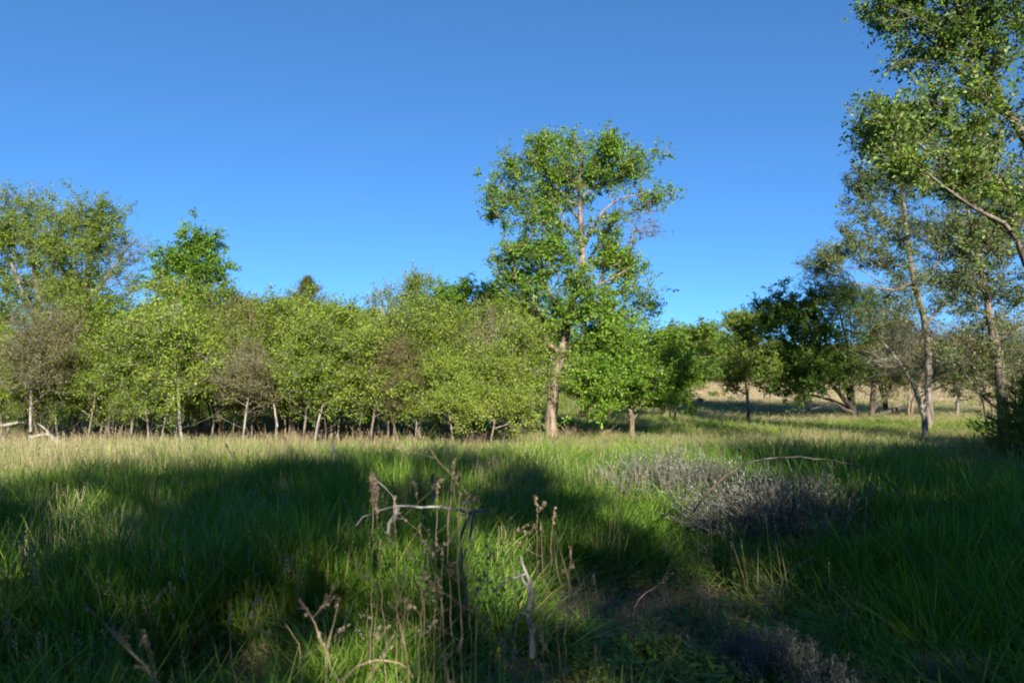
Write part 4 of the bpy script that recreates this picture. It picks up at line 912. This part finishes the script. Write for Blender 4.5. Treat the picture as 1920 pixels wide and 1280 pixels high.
# grey fallen branch with fork (670-915, 950)
branchy("fallen_branch", 3.2, [([(862, 1010), (880, 960), (850, 950), (800, 950), (745, 947), (725, 955), (690, 965), (668, 985)], .008, .003),
        ([(880, 960), (900, 958), (918, 956)], .010, .004), ([(745, 950), (738, 975), (728, 1000)], .016, .007), ([(742, 947), (725, 915), (698, 882)], .004, .002), ([(862, 1010), (868, 1080), (872, 1150)], .006, .005), ([(890, 960), (885, 985), (880, 1010)], .010, .005)],
        "grey dead branch lying level across the grass tops left of centre", "dead branch", 'grey_wood')
# broken bluish stump
branchy("broken_snag", 3.3, [([(998, 1230), (995, 1170), (996, 1110), (985, 1070), (977, 1042)], .018, .005), ([(994, 1120), (988, 1095), (972, 1072)], .010, .005), ([(985, 1075), (955, 1085), (925, 1110)], .006, .004)],
        "upright splintered blue grey snag in the dark hollow at centre foreground", "snag", 'grey_wood', n=8)
# arching cane at right
branchy("arching_cane", 5.4, [([(1300, 960), (1320, 930), (1355, 895), (1400, 868), (1450, 858), (1500, 857), (1560, 863), (1610, 874), (1660, 895), (1690, 930)], .010, .005)],
        "thin dark cane bent in a long low arch over the shaded grass", "cane", 'bark_dark', jit=.003)
branchy("fallen_stick", 3.0, [([(1118, 1193), (1135, 1192), (1152, 1192)], .005, .004)], "short pale stick lying on the bare soil", "stick", 'dead_wood')
branchy("curved_stem", 2.6, [([(640, 1275), (665, 1250), (700, 1236), (740, 1238), (762, 1248), (775, 1270)], .0035, .0022)], "thin dry stem bowed over in a small hoop at the bottom", "dry stem", 'dry_stalk', jit=.001)
# pale dead wood at the left
branchy("fallen_log", 17.0, [([(60, 820), (92, 812), (110, 830), (135, 838)], .045, .06), ([(92, 812), (80, 800), (70, 793)], .035, .015)], "bleached bent log lying at the left foot of the thicket", "log", 'dead_wood', jit=.01)
branchy("leaning_log", 17.3, [([(-40, 806), (-10, 799), (20, 795), (36, 791)], .055, .035)], "bleached pole sticking in level from the left edge", "log", 'dead_wood', jit=.01)
branchy("leaning_stick", 15.5, [([(24, 870), (14, 842), (5, 820)], .03, .02)], "short bleached stick leaning left below the pole at left edge", "stick", 'dead_wood', jit=.006)
branchy("tree_stump", 10.5, [([(632, 880), (629, 855), (624, 838), (622, 826)], .06, .018), ([(630, 862), (638, 848)], .03, .01)], "small dark grey snag poking from the grass before the thicket", "stump", 'grey_wood', jit=.008)
branchy("broken_stick", 5.5, [([(811, 940), (811, 905), (812, 888)], .014, .012)], "short bluish white broken stick upright in the shaded grass, centre", "stick", 'dead_wood', jit=.002)
branchy("fallen_branch", 17.5, [([(520, 800), (516, 775), (513, 757)], .03, .02)], "bare white stick standing between the olive sapling and the leaning white trunk", "stick", 'dead_wood', jit=.006)

# sagebrush
def sage(seed, rx, h, n, L):
    rng = np.random.default_rng(seed); a = rng.uniform(0, 6.28, n); r_ = rng.uniform(0, 1, n) ** .6
    foot = np.stack([np.cos(a) * r_ * rx * .25, np.sin(a) * r_ * rx * .25, 0 * a], 1)
    mid = np.stack([np.cos(a) * r_ * rx * .7, np.sin(a) * r_ * rx * .7, h * (.55 - .25 * r_) + 0 * a], 1) + rng.normal(0, .03, (n, 3))
    tip = np.stack([np.cos(a) * r_ * rx, np.sin(a) * r_ * rx, h * (1 - .5 * r_ ** 2) * rng.uniform(.7, 1.15, n)], 1) + rng.normal(0, .04, (n, 3))
    V, Fq = merge([prisms(foot, mid, np.full(n, .004), np.full(n, .003)), prisms(mid, tip, np.full(n, .003), np.full(n, .0012))])
    k = n * L; i = rng.integers(0, n, k); f = rng.uniform(0, 1.05, (k, 1)); C = mid[i] + (tip[i] - mid[i]) * f + rng.normal(0, .012, (k, 3)); D_ = tip[i] - mid[i]; D_ /= np.linalg.norm(D_, axis=1, keepdims=True)
    return mesh_from("stems", V, Fq, None, M['sage_stem']), leaves_mesh(C, D_ * 1.5, .020, rng, rng.uniform(.1, .9, k), M['sage'], elong=1.7)
M['sage'] = leaf_mat("sage_leaf", [(0, (0.085, 0.092, 0.075)), (1, (0.20, 0.20, 0.165))], trans=.15, tcol=(1, 1, 1))
M['sage_stem'] = bark_mat("sage_stem", (0.08, 0.075, 0.06), (0.22, 0.20, 0.16), 20)
SG = [sage(700 + k, *a) for k, a in enumerate([(.85, .60, 520, 20), (.5, .5, 260, 20)])]
sg = [(1255, 8.3, 0, 1.35, "large mauve grey sagebrush mound left under the arching cane"), (1335, 8.0, 0, 1.2, "grey sagebrush mound at the foot of the arching cane"), (1205, 8.9, 1, 1.0, "small pinkish sagebrush at the left end of the mounds, in sun"),
      (1440, 6.6, 0, 1.15, "grey sagebrush inside the arch of the cane, left half"), (1530, 6.8, 0, 1.1, "grey sagebrush inside the arch of the cane, right half"), (1470, 3.7, 1, .62, "pale sagebrush sprays in the lower right, nearest the bare soil"),
      (1570, 3.3, 1, .6, "pale sagebrush sprays low at right of the soil edge ones"), (1665, 2.9, 1, .55, "light grey sagebrush cut by the bottom edge at right"), (1405, 4.0, 1, .5, "low grey sagebrush bordering the right side of the bare soil"), (1790, 3.4, 1, .6, "dim grey sagebrush nearest the lower right corner"),
      (900, 11.5, 1, .9, "little mauve sagebrush in the grass before the forked tree"), (1000, 13.0, 0, .7, "rounded pinkish sagebrush before the tallest tree's foot")]
pr = {}
for pxc, d, v, s, lb in sg:
    X = ray(pxc, 690, d)[0]; z = float(H(X, d)) - .02
    if v not in pr:
        t = thing("sagebrush", (X, d, z), lb, "shrub", "grey sagebrush clumps", 0, s); obj("stems", SG[v][0], t); obj("foliage", SG[v][1], t); pr[v] = t
    else: dup(pr[v], (X, d, z), rr.uniform(0, 6.28), s, lb, "grey sagebrush clumps")

# low dead brush at the foot of the thicket
bm_ = []
rng = np.random.default_rng(77)
for k in range(3):
    n_ = 260; a = rng.uniform(0, 6.28, n_); el = rng.uniform(.1, 1.3, n_); L = rng.uniform(.3, .8, n_); s0 = rng.normal(0, .35, (n_, 3)) * [1, 1, 0]
    e_ = s0 + np.stack([np.cos(a) * np.cos(el), np.sin(a) * np.cos(el), np.sin(el)], 1) * L[:, None]
    m_ = (s0 + e_) / 2; s1 = e_ + rng.normal(0, .15, (n_, 3)); bm_.append(mesh_from("brush_pile", *merge([prisms(s0, e_, np.full(n_, .009), np.full(n_, .005)), prisms(m_, m_ + (s1 - m_) * .8, np.full(n_, .005), np.full(n_, .003))]), None, M['dry_stalk']))
for k, (pxc, d) in enumerate([(30, 19), (110, 20.5), (215, 19.5), (330, 20), (420, 20.2), (500, 20), (545, 19.4), (640, 20), (690, 19.3), (735, 19.6), (770, 19.2), (805, 19.4), (840, 19.5), (880, 19.2), (925, 19.8), (1085, 22), (1130, 23)]):
    X = ray(pxc, 690, d)[0]; o = obj("dead_brush", bm_[k % 3], loc=(X, d, float(H(X, d)))); o.rotation_euler = (0, 0, rr.uniform(0, 6)); o.scale = (1.3, 1.3, rr.uniform(.8, 1.2))
    tag(o, "tangle of brown dead twigs on the ground between the sapling trunks", "brush", "dead brush along the foot of the thicket")
